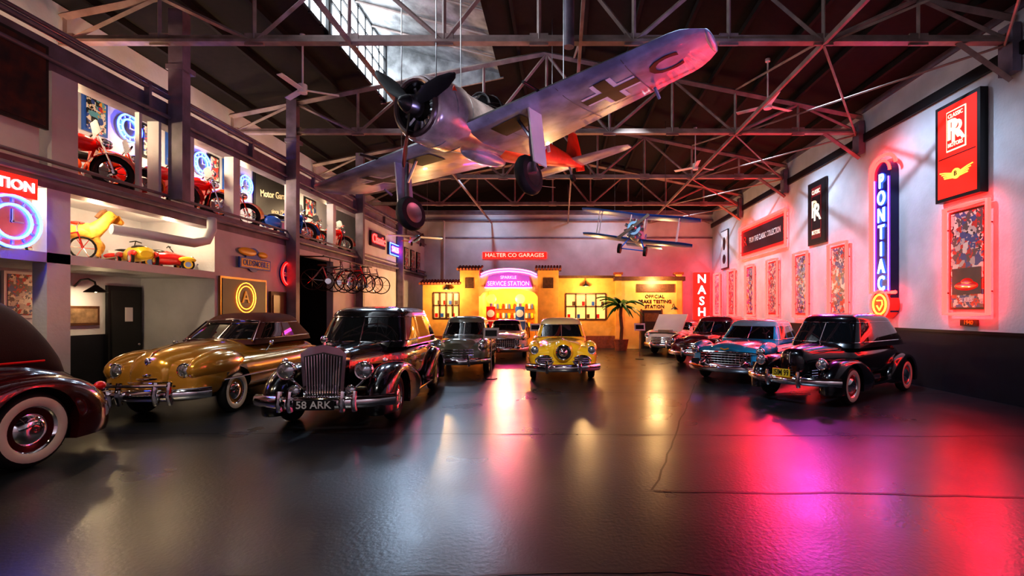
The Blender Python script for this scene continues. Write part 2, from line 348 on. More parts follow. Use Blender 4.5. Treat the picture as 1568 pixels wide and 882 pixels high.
for i, ch in enumerate('PONTIAC'):
    q.text(ch, .5, NLBLUE, Matrix.Translation((0, 1.42-i*.44, .25)), .012, sx=.72)
    q.text(ch, .54, NBLUE, Matrix.Translation((0, 1.42-i*.44, .235)), .004, sx=.8)
q.lathe([(.36, 0.01, REDP), (.36, .26, REDP), (0, .26, REDP)], (0, -1.75, 0), (0, 0, 1), 24)
for r in (.36, .25): q.tube([(r*cos(t*pi/10), -1.75+r*sin(t*pi/10), .29) for t in range(20)], .024, NRED if r > .3 else NORNG, closed=True)
q.tube([(-.1, -1.65, .29), (.1, -1.65, .29), (.12, -1.75, .29), (0, -1.9, .29), (-.1, -1.78, .29)], .018, NORNG)
for sx in (-1, 1): q.tube([(sx*.27, -1.4, .24), (sx*.27, .3, .24), (sx*.27, 1.5, .24)], .014, NPURP)
q.obj('vertical_neon_sign', RW(12.5, 3.7))
q = MB(); q.box((0, 0, .11), (.9, 2.65, .2), REDLIT)
for i, ch in enumerate('NASH'): q.text(ch, .66, NWHITE, Matrix.Translation((0, .95-i*.62, .22)), .01)
q.obj('vertical_red_sign', BW(7.85, 2.65, BY))
q = MB(); q.box((0, 0, .05), (3.6, .36, .08), REDLIT); q.text('HALTER CO GARAGES', .3, CREAML, Matrix.Translation((0, 0, .095)), .005, fit=3.3); q.obj('long_red_sign', BW(-2.65, 4.95))

# ------------------------------------------------------------------ service station facade
ADOBE = mat('yellow_stucco', (.88, .47, .11), .75, noise=.25, nscale=3, bump=.3, bscale=25)
ADOB2 = mat('amber_stucco', (.92, .57, .18), .7, noise=.2, nscale=2)
TILE = mat('terracotta_roof_tile', (.34, .08, .04), .6, noise=.4, nscale=8)
LIT = emis('warm_lit_window', (1, .5, .14), 1.4)
FY = 23.5
q = MB()
def tiles(x0, x1, z, y=FY, d=.45):
    n = int((x1-x0)/.14)
    q.bx(x0-.05, x1+.05, y-d*.6, y+.35, z-.05, z, WOOD)
    for i in range(n+1):
        x = x0+(x1-x0)*i/n; q.tube([(x, y-d*.75, z), (x, y+.3, z+.2)], .06, TILE, n=8)
for a, b in ((-4.88, -3.97), (-1.15, -.15)):
    q.bx(a, b, FY-.3, FY+.8, 0, 3.75, ADOBE); tiles(a-.08, b+.08, 3.8, FY-.1, .5); q.bx(a+.25, b-.25, FY-.33, FY-.28, 2.9, 3.4, WOOD)
    q.bx(a-.05, b+.05, FY-.36, FY+.8, 0, .35, TILE)
F = frame((0, FY, 0), (1, 0, 0), (0, 0, 1))
N = 16
for k in range(N):
    x0 = -3.97+2.82*k/N; x1 = -3.97+2.82*(k+1)/N; lo = lambda x: 2.5+.4*math.sqrt(max(0, 1-((x+2.56)/1.41)**2)); hi = lambda x: 3.4+.42*math.sqrt(max(0, 1-((x+2.56)/1.45)**2))
    q.prism([(x0, lo(x0)), (x1, lo(x1)), (x1, hi(x1)), (x0, hi(x0))], -.4, .15, ADOB2, F)
q.tube([(x, FY-.2, 3.3+.42*math.sqrt(max(0, 1-((x+2.56)/1.45)**2))) for x in [-3.9+2.7*k/14 for k in range(15)]], .035, NPURP)
q.tube([(x, FY-.2, 3.42+.42*math.sqrt(max(0, 1-((x+2.56)/1.45)**2))) for x in [-3.9+2.7*k/14 for k in range(15)]], .03, NPINK)
q.prism([(-3.7, 2.95), (-1.42, 2.95), (-1.6, 3.5), (-2.56, 3.68), (-3.5, 3.5)], .16, .22, mat('violet_sign_panel', (.25, .06, .35), .4, em=(.5, .1, .9), es=.35, noise=.1), F)
q.text('SERVICE STATION', .3, NPINK, F @ Matrix.Translation((-2.56, 3.12, .24)), .01, fit=2.0); q.text('SPARKLE', .2, NPINK, F @ Matrix.Translation((-2.56, 3.42, .24)), .01)
q.tube([(-3.7, FY-.26, 2.93), (-1.42, FY-.26, 2.93)], .03, NPINK)
q.bx(-3.97, -1.15, 26.2, 26.4, 0, 3.2, ADOBE); q.bx(-4.1, -3.97, FY, 26.4, 0, 3.2, ADOBE); q.bx(-1.15, -1.0, FY, 26.4, 0, 3.2, ADOBE); q.bx(-4.1, -1.0, FY+.2, 26.4, 3.1, 3.2, WOOD)
for z in (.9, 1.4, 1.9): 
    q.bx(-3.7, -1.5, 25.9, 26.2, z, z+.04, WOOD)
    for k in range(14): q.cyl((-3.6+k*.155, 26.02, z+.04), (-3.6+k*.155, 26.02, z+.3), .055, [REDL, YELP, BLUEP, WHITEP][(k*7+int(z*10)) % 4], n=8)
q.bx(-3.3, -1.9, 25.0, 25.5, 0, 1.0, WOOD)
def wing(x0, x1, zt, wx0, wx1, wz0, wz1):
    q.bx(x0, wx0, FY, FY+.2, 0, zt, ADOBE); q.bx(wx1, x1, FY, FY+.2, 0, zt, ADOBE); q.bx(wx0, wx1, FY, FY+.2, 0, wz0, ADOBE); q.bx(wx0, wx1, FY, FY+.2, wz1, zt, ADOBE)
    q.bx(wx0, wx1, FY+.15, FY+.2, wz0, wz1, LIT)
    for k in range(5): x = wx0+(wx1-wx0)*k/4; q.bx(x-.035, x+.035, FY-.03, FY+.15, wz0, wz1, WOOD)
    for k in range(3): z = wz0+(wz1-wz0)*k/2; q.bx(wx0, wx1, FY-.03, FY+.15, z-.035, z+.035, WOOD)
    for k in range(8): q.box((wx0+.15+(wx1-wx0-.3)*k/7, FY+.08, wz0+.15+.62*(k % 2)), (.14, .1, .2), [REDL, WOOD, BLUEP][k % 3])
wing(-6.75, -4.88, 3.1, -6.25, -5.0, 1.45, 2.7); wing(-.15, 2.6, 3.45, .2, 2.15, 1.4, 2.65)
tiles(-6.8, -4.9, 3.12); q.bx(-.15, 2.65, FY-.12, FY+.3, 3.4, 3.52, WOOD); q.bx(-.1, 2.6, FY-.02, FY, 0, .6, TILE); q.bx(-6.75, -4.88, FY-.02, FY, 0, .6, TILE)
q.bx(2.6, 5.8, FY-.35, FY+.2, 0, 3.3, ADOB2); q.bx(2.5, 5.9, FY-.45, FY+.3, 3.25, 3.45, WOOD)
for x in (2.7, 5.6): q.bx(x-.12, x+.15, FY-.42, FY-.1, 0, 3.6, ADOBE); q.bx(x-.2, x+.22, FY-.48, FY, 3.55, 3.65, TILE)
q.bx(3.6, 5.4, FY-.4, FY-.33, 2.72, 3.1, WOOD)
G = frame((0, FY-.37, 0), (1, 0, 0), (0, 0, 1))
for t, z in (('OFFICIAL', 2.5), ('BRAKE TESTING', 2.26), ('STATION', 2.02)): q.text(t, .22, BLACKP, G @ Matrix.Translation((4.45, z, 0)), .01)
q.bx(3.85, 4.75, FY-.37, FY-.34, 0, 1.85, BLACKP); q.bx(3.78, 3.85, FY-.4, FY-.33, 0, 1.9, WOOD); q.bx(4.75, 4.82, FY-.4, FY-.33, 0, 1.9, WOOD); q.bx(3.95, 4.65, FY-.39, FY-.36, 1.3, 1.7, WOOD)
q.obj('service_station_facade')
q = MB(); q.tube([(0, -.03, 0), (0, -.15, .12), (0, -.3, .14), (0, -.42, .08), (0, -.44, 0)], .018, BLACKP)
q.lathe([(.03, 0, BLACKP), (.06, -.03, BLACKP), (.17, -.12, BLACKP), (.18, -.14, BLACKP), (.165, -.13, WHITEP), (.03, -.04, WHITEP)], (0, -.44, .02), (0, 0, 1), 20); q.ell((0, -.44, -.07), (.05, .05, .05), emis('bulb_warm', (1, .75, .4), 25), 10, 6)
bl = q.mesh('barn_lamp')
for M in (TR(-5.5, FY, 2.95), TR(1.15, FY-.05, 3.1), TR(5.3, FY-.36, 2.0), TR(LB, 9.3, 2.25, pi/2)): inst(bl, 'barn_lamp', M)
def pump(col, gc):
    q = MB(); q.bx(-.26, .26, -.22, .22, 0, .12, BLACKP); q.bx(-.22, .22, -.18, .18, .12, 1.15, col); q.bx(-.25, .25, -.2, .2, 1.15, 1.2, WHITEP)
    q.bx(-.18, .18, -.16, .16, 1.2, 1.75, col); q.lathe([(.15, 0, WHITEP), (.15, .02, WHITEP), (0, .02, WHITEP)], (0, -.16, 1.47), (0, -1, 0), 20); q.cyl((0, 0, 1.75), (0, 0, 1.88), .07, CHROME)
    q.lathe([(.0, -.07, gc), (.16, -.06, gc), (.2, -.03, gc), (.2, .03, gc), (.16, .06, gc), (0, .07, gc)], (0, 0, 2.06), (0, -1, 0), 24)
    q.tube([(.24, 0, 1.1), (.36, -.05, .9), (.38, -.05, .5), (.3, -.05, .4), (.27, -.05, .9)], .02, BLACKP)
    return q.mesh('gas_pump')
inst(pump(REDL, emis('globe_orange', (1, .3, .04), 3)), 'gas_pump', TR(-3.3, 22.7, 0, s=1.15)); inst(pump(BLUEP, emis('globe_yellow', (1, .5, .08), 3)), 'gas_pump', TR(-1.95, 22.7, 0, s=1.15))
q = MB(); q.lathe([(.0, 0, TILE), (.22, 0, TILE), (.3, .45, TILE), (.32, .45, TILE), (.0, .42, WOOD)], (0, 0, 0), (0, 0, 1), 18)
q.tube([(0, 0, .4), (.03, 0, .9), (-.02, 0, 1.4), (0, 0, 1.75)], .07, WOOD, n=8)
GR = mat('palm_leaf', (.02, .16, .03), .5, noise=.4)
for k in range(26):
    a = k*2.4; el = .2+.9*((k*37) % 10)/10; L_ = .75+.12*(k % 3); P_ = []
    for i in range(7):
        t = i/6; r = L_*t*cos(el*(1-t)); z = 1.75+L_*(sin(el)*t*1.3-.75*t*t); w = .09*sin(pi*min(1, t*.9+.12))
        P_.append([(cos(a)*r-sin(a)*w, sin(a)*r+cos(a)*w, z-.05), (cos(a)*r, sin(a)*r, z), (cos(a)*r+sin(a)*w, sin(a)*r-cos(a)*w, z-.05)])
    q.grid(P_, GR)
q.obj('potted_palm', TR(2.7, 22.0, 0, s=1.15))

# ------------------------------------------------------------------ left side decorations
FACE = mat('clock_face', (.04, .10, .35), .4, em=(.08, .2, 1), es=.3, noise=.2)
def clock(M, col, name='neon_wall_clock', r=.24):
    q = MB(); q.lathe([(r, 0.01, STEEL), (r, .06, STEEL), (0, .06, FACE)], (0, 0, 0), (0, 0, 1), 28)
    for rr in (r*.95, r*.62): q.tube([(rr*cos(t*pi/12), rr*sin(t*pi/12), .08) for t in range(24)], .018, col, closed=True)
    for k in range(12): a = k*pi/6; q.box((r*.78*cos(a), r*.78*sin(a), .07), (r*.14, .025, .01), WHITEP, rz=a)
    q.box((0, r*.2, .075), (.02, r*.5, .01), WHITEP); q.box((r*.15, 0, .075), (r*.4, .02, .01), WHITEP)
    q.obj(name, M)
clock(LBW(10.45, 5.72), NBLUE, r=.3); clock(LBW(12.55, 5.6), NBLUE, r=.3); clock(LBW(14.3, 5.5), NBLUE, r=.3); clock(LW(6.75, 3.02, .02), NBLUE, r=.38); clock(LBW(8.6, 6.05), NRED, r=.24)
for i, (y, z, w, h) in enumerate(((9.7, 5.75, .5, .85), (10.95, 5.6, .4, .75), (11.65, 5.65, .4, .8), (13.0, 5.6, .4, .7), (13.55, 5.55, .35, .9), (18.0, 5.6, .8, .7))):
    posterobj('framed_picture', LBW(y, z), w, h, PM[(i+1) % 6], BLUEP if i % 2 == 0 else BLACKP)
posterobj('chalkboard_sign', LBW(15.75, 5.35), 2.1, 1.5, mat('chalkboard', (.015, .015, .018), .5, noise=.4), BLACKP, extra=lambda q: (q.text('Motor Garage', .3, CREAM, Matrix.Translation((0, .2, .08)) @ Matrix.Rotation(.15, 4, 'Z'), .003, fit=1.6), q.text('since 1940', .2, CREAM, Matrix.Translation((.2, -.3, .08)) @ Matrix.Rotation(.15, 4, 'Z'), .003)))
posterobj('framed_picture', LW(6.6, 5.1, 0), 1.3, 1.25, mat('dark_painting', (.015, .012, .02), .3, noise=.6, nscale=5, col2=(.12, .03, .02)), BLACKP)
q = MB(); q.box((0, 0, .06), (.9, .3, .1), REDLIT); q.text('STATION', .2, NWHITE, Matrix.Translation((0, 0, .12)), .006, fit=.8); q.obj('red_station_sign', LW(6.6, 3.53, 0))
posterobj('framed_picture', LBW(8.35, 2.05), .5, .8, PM[2], WHITEP); posterobj('panoramic_picture', LBW(9.3, 1.68), .95, .38, mat('sepia_print', (.3, .2, .12), .5, noise=.6, nscale=8), WOOD)
posterobj('framed_picture', LW(11.75, 2.1), 1.7, .95, BLACKP, mat('brass_frame', (.4, .25, .08), .3, .8, noise=.2), extra=lambda q: ([q.tube([(r*cos(t*pi/10), r*sin(t*pi/10), .09) for t in range(20)], .01, NORNG, closed=True) for r in (.28, .36)], q.text('A', .4, YELP, Matrix.Translation((0, 0, .08)), .01)))
q = MB(); q.lathe([(.3, 0.01, BLUEP), (.3, .05, BLUEP), (0, .05, BLUEP)], (0, .1, 0), (0, 0, 1), 24); q.box((0, 0, .08), (1.2, .26, .05), BLUEP); q.box((0, 0, .105), (1.12, .2, .01), YELP); q.text('OLDSMOBILE', .2, BLUEP, Matrix.Translation((0, 0, .115)), .004, fit=1.0)
q.ell((-.25, .28, .06), (.35, .1, .03), YELP); q.ell((.35, .26, .06), (.2, .08, .03), YELP); q.obj('enamel_rocket_sign', LW(12.1, 2.95))
q = MB(); q.lathe([(.36, 0.01, BLUEP), (.36, .06, REDP), (.26, .07, BLUEP), (0, .07, BLUEP)], (0, 0, 0), (0, 0, 1), 24); q.tube([(.31*cos(t*pi/10), .31*sin(t*pi/10), .09) for t in range(20)], .012, NRED, closed=True); q.text('auto', .25, WHITEP, Matrix.Translation((0, 0, .08)), .006); q.obj('round_neon_sign', LW(13.6, 2.82))
q = MB(); q.box((0, 0, .06), (1.5, .6, .1), mat('dark_sign', (.05, .01, .02), .4, noise=.2)); q.text('Classic', .5, NRED, Matrix.Translation((0, 0, .12)), .015); q.obj('neon_script_sign', LW(20.2, 4.75))
q = MB(); q.box((0, 0, .06), (1.5, .55, .1), BLUEP); q.text('SALES', .35, NPINK, Matrix.Translation((0, 0, .12)), .015); q.tube([(-.7, -.25, .12), (.7, -.25, .12), (.7, .25, .12), (-.7, .25, .12)], .02, NBLUE, closed=True); q.obj('neon_sales_sign', LW(22.2, 4.6))
for y in (24.0, 25.0, 26.0): posterobj('framed_picture', LW(y, 4.4), .6, 1.1, PM[4], BLACKP)
q = MB(); q.box((0, 1.15, .035), (.8, 2.3, .06), BLACKP); q.box((0, 1.15, .07), (.66, 2.1, .03), mat('dark_door', (.02, .02, .02), .3, noise=.2)); q.box((.05, 1.7, .09), (.18, .3, .01), WHITEP); q.ell((.28, 1.05, .1), (.03, .03, .03), CHROME, 8, 6); q.obj('door_1', LBW(10.32, 0.0, .03))
q = MB(); q.box((0, 1.15, .035), (.7, 2.3, .06), WOOD); q.box((0, 1.15, .07), (.56, 2.1, .03), mat('maroon_door', (.12, .01, .02), .3, noise=.2)); q.obj('door_2', LW(13.1, 0, .03))

def motorcycle(body):
    q = MB()
    for x in (-.62, .62):
        q.tube([(x+.27*cos(t*pi/10), 0, .32+.27*sin(t*pi/10)) for t in range(20)], .05, RUBBER, closed=True, n=8)
        q.lathe([(.2, -.02, CHROME), (.22, 0, CHROME), (.2, .02, CHROME)], (x, 0, .32), (0, 1, 0), 20); q.cyl((x, -.06, .32), (x, .06, .32), .05, CHROME)
        for k in range(8): a = k*pi/4; q.cyl((x, 0, .32), (x+.22*cos(a), 0, .32+.22*sin(a)), .006, CHROME, n=4)
        P_ = []
        for k in range(11):
            a = radians(-5+k*19); P_.append([(x+.36*cos(a), w, .32+(.36-abs(w)*.3)*sin(a)) for w in (-.12, -.07, 0, .07, .12)])
        q.grid(P_, body)
    for s_ in (-.07, .07): q.tube([(.62, s_, .3), (.5, s_, .65), (.4, s_, .9)], .02, CHROME)
    q.tube([(.38, -.33, .92), (.42, -.25, 1.0), (.4, 0, .93), (.42, .25, 1.0), (.38, .33, .92)], .016, CHROME)
    q.ell((.5, 0, .8), (.1, .1, .1), CHROME); q.ell((.56, 0, .8), (.06, .08, .08), LENS)
    q.ell((.14, 0, .74), (.3, .17, .15), body); q.ell((-.28, 0, .7), (.3, .13, .07), BLACKP); q.box((-.05, 0, .4), (.34, .2, .26), STEEL); q.cyl((-.02, 0, .45), (.1, 0, .65), .08, STEEL)
    q.tube([(.4, 0, .85), (.1, 0, .62), (-.3, 0, .6), (-.62, .04, .3)], .025, body); q.tube([(.38, 0, .7), (.25, 0, .28), (-.2, 0, .25), (-.4, 0, .6)], .022, body)
    q.grid([[(.3, -.22, .25), (.34, 0, .28), (.3, .22, .25)], [(.36, -.24, .6), (.42, 0, .62), (.36, .24, .6)], [(.34, -.16, .8), (.4, 0, .84), (.34, .16, .8)]], body)
    q.tube([(.1, .12, .35), (0, .14, .22), (-.5, .14, .24), (-.8, .14, .3)], .03, CHROME)
    for s_ in (-1, 1): q.ell((-.5, s_*.15, .5), (.24, .08, .17), body)
    q.grid([[(.42, -.2, .9), (.44, 0, .95), (.42, .2, .9)], [(.36, -.16, 1.15), (.38, 0, 1.2), (.36, .16, 1.15)]], LENS)
    return q.mesh('vintage_motorcycle')
mr = motorcycle(REDL); mbm = motorcycle(BLUEP); mo = motorcycle(mat('orange_gloss_paint', (.95, .12, .015), .25, coat=1, noise=.1))
for me, x, y, r, s_ in ((mr, -8.42, 8.2, 1.05, 1.0), (mo, -8.75, 9.15, .95, 1.0), (mr, -8.42, 9.95, 1.15, .95), (mr, -8.45, 10.95, 1.05, 1.0), (mo, -8.55, 12.1, .95, 1.0), (mbm, -8.45, 14.9, 1.0, 1.0), (mo, -8.45, 16.0, 1.1, .9), (mr, -8.45, 17.6, 1.0, 1.0)):
    inst(me, 'vintage_motorcycle', TR(x, y, 3.95, r, s_))
def bicycle(col):
    q = MB()
    for x in (-.5, .5):
        q.tube([(x+.32*cos(t*pi/10), 0, .34+.32*sin(t*pi/10)) for t in range(20)], .02, RUBBER, closed=True)
        for k in range(8): a = k*pi/4; q.cyl((x, 0, .34), (x+.31*cos(a), 0, .34+.31*sin(a)), .005, CHROME, n=4)
    for a, b in (((-.5, 0, .34), (-.05, 0, .3)), ((-.5, 0, .34), (-.2, 0, .75)), ((-.2, 0, .75), (-.05, 0, .3)), ((-.2, 0, .72), (.35, 0, .78)), ((-.05, 0, .3), (.37, 0, .7)), ((.5, 0, .34), (.33, 0, .92))): q.cyl(a, b, .022, col, n=6)
    q.tube([(.3, -.25, .95), (.36, 0, .93), (.3, .25, .95)], .014, CHROME); q.ell((-.22, 0, .8), (.14, .08, .04), WOOD); q.cyl((-.05, -.03, .3), (-.05, .03, .3), .09, CHROME)
    return q.mesh('bicycle')
bm = bicycle(REDL); bm2 = bicycle(STEEL)
for i, y in enumerate((14.6, 15.3, 16.0, 16.7, 17.4)):
    inst(bm if i == 2 else bm2, 'bicycle', TR(LX+.75, y, 2.4, .5, .95))
q = MB(); q.cyl((LX+.75, 14.2, 3.4), (LX+.75, 17.8, 3.4), .025, BLACKP)
for y in (14.6, 15.3, 16.0, 16.7, 17.4): q.cyl((LX+.75, y, 3.13), (LX+.75, y, 3.4), .012, BLACKP)
for y in (14.3, 17.7): q.cyl((LX+.01, y, 3.4), (LX+.75, y, 3.4), .02, BLACKP)
q.obj('bicycle_hanging_rail')
inst(bm2, 'bicycle', TR(-8.5, 6.85, 2.65, 1.5, .65))
def pedal(c1, c2):
    q = MB(); R = []
    for x, w, a, b in ((-.5, .1, .16, .3), (-.42, .17, .12, .38), (-.1, .2, .1, .4), (.0, .2, .1, .42), (.3, .15, .12, .36), (.48, .12, .14, .3), (.52, .07, .17, .26)):
        R.append([(x, w*cos(t*pi/8), (a+b)/2+(b-a)/2*sin(t*pi/8)) for t in range(16)])
    q.loft(R, c1); q.ell((-.15, 0, .38), (.16, .13, .05), BLACKP); q.tube([(.05, -.1, .5), (.05, 0, .53), (.05, .1, .5)], .012, BLACKP); q.tube([(.15, 0, .38), (.05, 0, .52)], .01, BLACKP)
    for x in (-.34, .34):
        for y in (-.2, .2):
            q.lathe([(0, -.025, CHROME), (.06, -.025, c2), (.09, -.025, RUBBER), (.13, -.02, RUBBER), (.13, .02, RUBBER), (.09, .025, c2), (.06, .03, CHROME), (0, .03, CHROME)], (x, y, .13), (0, 1, 0), 18)
            q.ell((x, y*.9, .24), (.17, .06, .07), c2)
    q.tube([(.54, -.16, .15), (.57, 0, .15), (.54, .16, .15)], .018, CHROME); q.ell((.47, .08, .3), (.04, .035, .035), CHROME); q.ell((.47, -.08, .3), (.04, .035, .035), CHROME)
    return q.mesh('pedal_car')
pm1 = pedal(REDL, YELP); pm2 = pedal(YELP, REDL); pm3 = pedal(WHITEP, REDL)
for me, x, y, r in ((pm1, -8.35, 10.2, 1.0), (pm2, -8.35, 9.5, 2.6), (pm3, -8.95, 10.1, .9)): inst(me, 'pedal_car', TR(x, y, 2.645, r, .95))
q = MB()
for x, y, r in ((-.25, -.2, .14), (-.25, .2, .14), (.3, 0, .2)):
    q.tube([(x+r*cos(t*pi/8), y, r+.018+r*sin(t*pi/8)) for t in range(16)], .018, RUBBER, closed=True)
    for k in range(6): q.cyl((x, y, r+.018), (x+r*cos(k*pi/3), y, r+.018+r*sin(k*pi/3)), .006, REDL, n=4)
q.tube([(-.25, -.2, .155), (-.25, .2, .155)], .012, CHROME); q.tube([(-.25, 0, .16), (-.05, 0, .4), (.22, 0, .5), (.3, 0, .215)], .02, REDL); q.tube([(.18, -.16, .66), (.22, 0, .62), (.18, .16, .66)], .012, CHROME); q.tube([(.22, 0, .5), (.21, 0, .62)], .012, CHROME); q.ell((-.1, 0, .46), (.12, .08, .03), BLACKP)
tri = q.mesh('tricycle'); inst(tri, 'tricycle', TR(-8.22, 7.95, 2.645, 1.2, .9))
q = MB()
for k in range(6): q.cyl((-9.25, 12.9+k*.25, 3.95), (-9.25, 12.9+k*.25, 4.25), .1, [REDL, YELP, BLUEP][k % 3]); q.cyl((-9.25, 12.9+k*.25, 4.25), (-9.25, 12.9+k*.25, 4.33), .03, STEEL)
q.obj('oil_tin_collection')
GOLD = mat('golden_plush', (.85, .42, .06), .6, .1, noise=.5, nscale=12)
hv = [(0, 0, .62), (.25, 0, .64), (-.28, 0, .64), (.42, 0, .85), (.5, 0, 1.02), (.66, 0, .92), (.74, 0, .86),
      (.27, .09, .5), (.42, .1, .36), (.36, .1, .18), (.27, -.09, .5), (.35, -.1, .3), (.3, -.1, .1),
      (-.3, .1, .48), (-.36, .1, .3), (-.3, .1, .08), (-.3, -.1, .48), (-.4, -.1, .3), (-.36, -.1, .08), (-.45, 0, .62), (-.58, 0, .4), (.49, .05, 1.12), (.49, -.05, 1.12)]
he = [(0, 1), (0, 2), (1, 3), (3, 4), (4, 5), (5, 6), (1, 7), (7, 8), (8, 9), (1, 10), (10, 11), (11, 12), (2, 13), (13, 14), (14, 15), (2, 16), (16, 17), (17, 18), (2, 19), (19, 20), (4, 21), (4, 22)]
hr = [.17, .18, .18, .12, .1, .075, .055, .08, .055, .04, .08, .055, .04, .09, .055, .04, .09, .055, .04, .06, .05, .025, .025]
me = bpy.data.meshes.new('h'); me.from_pydata(hv, he, []); ho = bpy.data.objects.new('h', me); SC.collection.objects.link(ho)
md = ho.modifiers.new('s', 'SKIN'); ho.modifiers.new('u', 'SUBSURF').levels = 2
for i, sv in enumerate(me.skin_vertices[0].data): sv.radius = (hr[i], hr[i]); sv.use_root = (i == 0)
dg = bpy.context.evaluated_depsgraph_get(); hm = bpy.data.meshes.new_from_object(ho.evaluated_get(dg))
q = MB(); q.add([v.co.copy() for v in hm.vertices], [tuple(p.vertices) for p in hm.polygons], GOLD); bpy.data.objects.remove(ho)
q.ell((0, 0, .78), (.17, .16, .05), REDL); q.tube([(.3, 0, .95), (.38, 0, 1.08), (.46, 0, 1.12)], .05, WOOD)
for s_ in (-.1, .1): q.tube([(-.6, s_, .12), (-.3, s_, .04), (0, s_, .025), (.3, s_, .04), (.6, s_, .12)], .025, WOOD); q.tube([(.3, s_, .1), (.3, s_, .03)], .02, WOOD)
for s_ in (-1, 1): q.ell((.56, s_*.07, 1.0), (.015, .01, .015), BLACKP, 8, 6)
hm2 = q.mesh('carousel_horse')
inst(hm2, 'carousel_horse', TR(-8.62, 8.6, 2.66, .9, .85))

# ------------------------------------------------------------------ CARS
def sell(w, zb, zt, n, seg=32):
    zc = (zb+zt)/2; hz = (zt-zb)/2; R = []
    for k in range(seg):
        t = 2*pi*(k+.5)/seg; c, s_ = cos(t), sin(t)
        R.append((w*math.copysign(abs(c)**(2/n), c), zc+hz*math.copysign(abs(s_)**(2/n), s_)))
    return R
def cr(p0, p1, p2, p3, t): return .5*((2*p1)+(-p0+p2)*t+(2*p0-5*p1+4*p2-p3)*t*t+(-p0+3*p1-3*p2+p3)*t**3)
def hull_rings(st, n=3.2, K=5, seg=32):
    R = []
    for i in range(len(st)-1):
        a, b, c, d = st[max(i-1, 0)], st[i], st[i+1], st[min(i+2, len(st)-1)]
        for k in range(K):
            t = k/K; x, w, zb, zt = [cr(a[j], b[j], c[j], d[j], t) for j in range(4)]
            R.append([(x, y, z) for y, z in sell(w, zb, zt, n, seg)])
    x, w, zb, zt = st[-1]; R.append([(x, y, z) for y, z in sell(w, zb, zt, n, seg)])
    return R
def bool_hull(q, rings, m, cuts):
    h = MB(); h.loft(rings, m); ho = h.obj('tmp_h')
    c = MB()
    for (x, z, r, y0, y1) in cuts: c.cyl((x, y0, z), (x, y1, z), r, BLACKP, n=32)
    co = c.obj('tmp_c')
    for o in (ho, co):
        b = bmesh.new(); b.from_mesh(o.data); bmesh.ops.recalc_face_normals(b, faces=b.faces); b.to_mesh(o.data); b.free()
    md = ho.modifiers.new('b', 'BOOLEAN'); md.operation = 'DIFFERENCE'; md.solver = 'EXACT'; md.object = co
    dg = bpy.context.evaluated_depsgraph_get(); dg.update(); me = bpy.data.meshes.new_from_object(ho.evaluated_get(dg))
    cutm = []
    for p in me.polygons:
        cc = p.center; inside = any(abs(math.hypot(cc.x-x, cc.z-z)-r) < .02 and min(abs(y0), abs(y1))-.02 < abs(cc.y) for x, z, r, y0, y1 in cuts) or any(abs(abs(cc.y)-min(abs(y0), abs(y1))) < .01 and math.hypot(cc.x-x, cc.z-z) < r for x, z, r, y0, y1 in cuts)
        cutm.append(BLACKP if inside else m)
    q.add([v.co.copy() for v in me.vertices], [tuple(p.vertices) for p in me.polygons], cutm)
    bpy.data.objects.remove(ho); bpy.data.objects.remove(co)
def cabin(q, x0b, x1b, x0t, x1t, zb, zt, wb, wt, body, roof, pill=((.36, .41), (.66, .72)), rearq='g', trim=CHROME, bulge=.08):
    p1, p2 = pill
    half = [(0, 0, 'g'), (0, .42, 'g'), (0, .84, 'b'), (.015, .95, 'b'), (.05, 1, 'g'), (p1[0], 1, 'b'), (p1[1], 1, 'g'), (p2[0], 1, 'b'), (p2[1], 1, rearq), (.84, 1, 'b'), (.91, .98, 'b'), (.97, .91, 'b'), (1, .74, 'b'), (1.005, .5, 'g'), (1.01, .0, 'g')]
    per = half+[(u, -v, half[i-1][2]) for i, (u, v, f) in list(enumerate(half))[::-1] if 0 < i < len(half)-0 and v > 0]
    n = len(per)
    def ring(s_, z, sc=1):
        x0 = x0b+(x0t-x0b)*s_; x1 = x1b+(x1t-x1b)*s_; w = wb+(wt-wb)*s_; cx = (x0+x1)/2; R = []
        for u, v, f in per:
            x = x0+(x1-x0)*u
            if u < .1: x -= bulge*(1-v*v)
            if u > .9: x += bulge*1.3*(1-v*v)
            R.append((cx+(x-cx)*sc, w*v*sc, z))
        return R
    lv = [ring(0, zb-.08), ring(.1, zb+.03), ring(.84, zt-.17), ring(.94, zt-.1), ring(1, zt-.05, .95), ring(1, zt-.005, .83), ring(1, zt+.025, .6), ring(1, zt+.04, .3)]
    vs = [p for r in lv for p in r]; fs = []; ms = []
    flags = [f for _, _, f in per]
    k = len(half)
    for j in range(k-1, n):
        i = (n-j-1) % n
        flags[j] = half[i][2] if i < len(half) else 'g'
    for L_ in range(len(lv)-1):
        for j in range(n):
            fs.append((L_*n+j, L_*n+(j+1) % n, (L_+1)*n+(j+1) % n, (L_+1)*n+j))
            ms.append((GLASS if flags[j] == 'g' else body) if L_ == 1 else (roof if L_ > 1 else body))
    fs.append(tuple((len(lv)-1)*n+j for j in range(n))); ms.append(roof)
    q.add(vs, fs, ms)
    if trim:
        q.tube([Vector(p)*1 for p in ring(.1, zb+.03, 1.004)], .013, trim, closed=True)
        q.tube([Vector(p)*1 for p in ring(.84, zt-.165, 1.006)], .008, trim, closed=True)
        a = ring(.1, zb+.04)[0]; b = ring(.84, zt-.17)[0]
        q.tube([Vector(a)+Vector((-.01, 0, 0)), Vector(b)+Vector((-.01, 0, 0))], .012, trim)
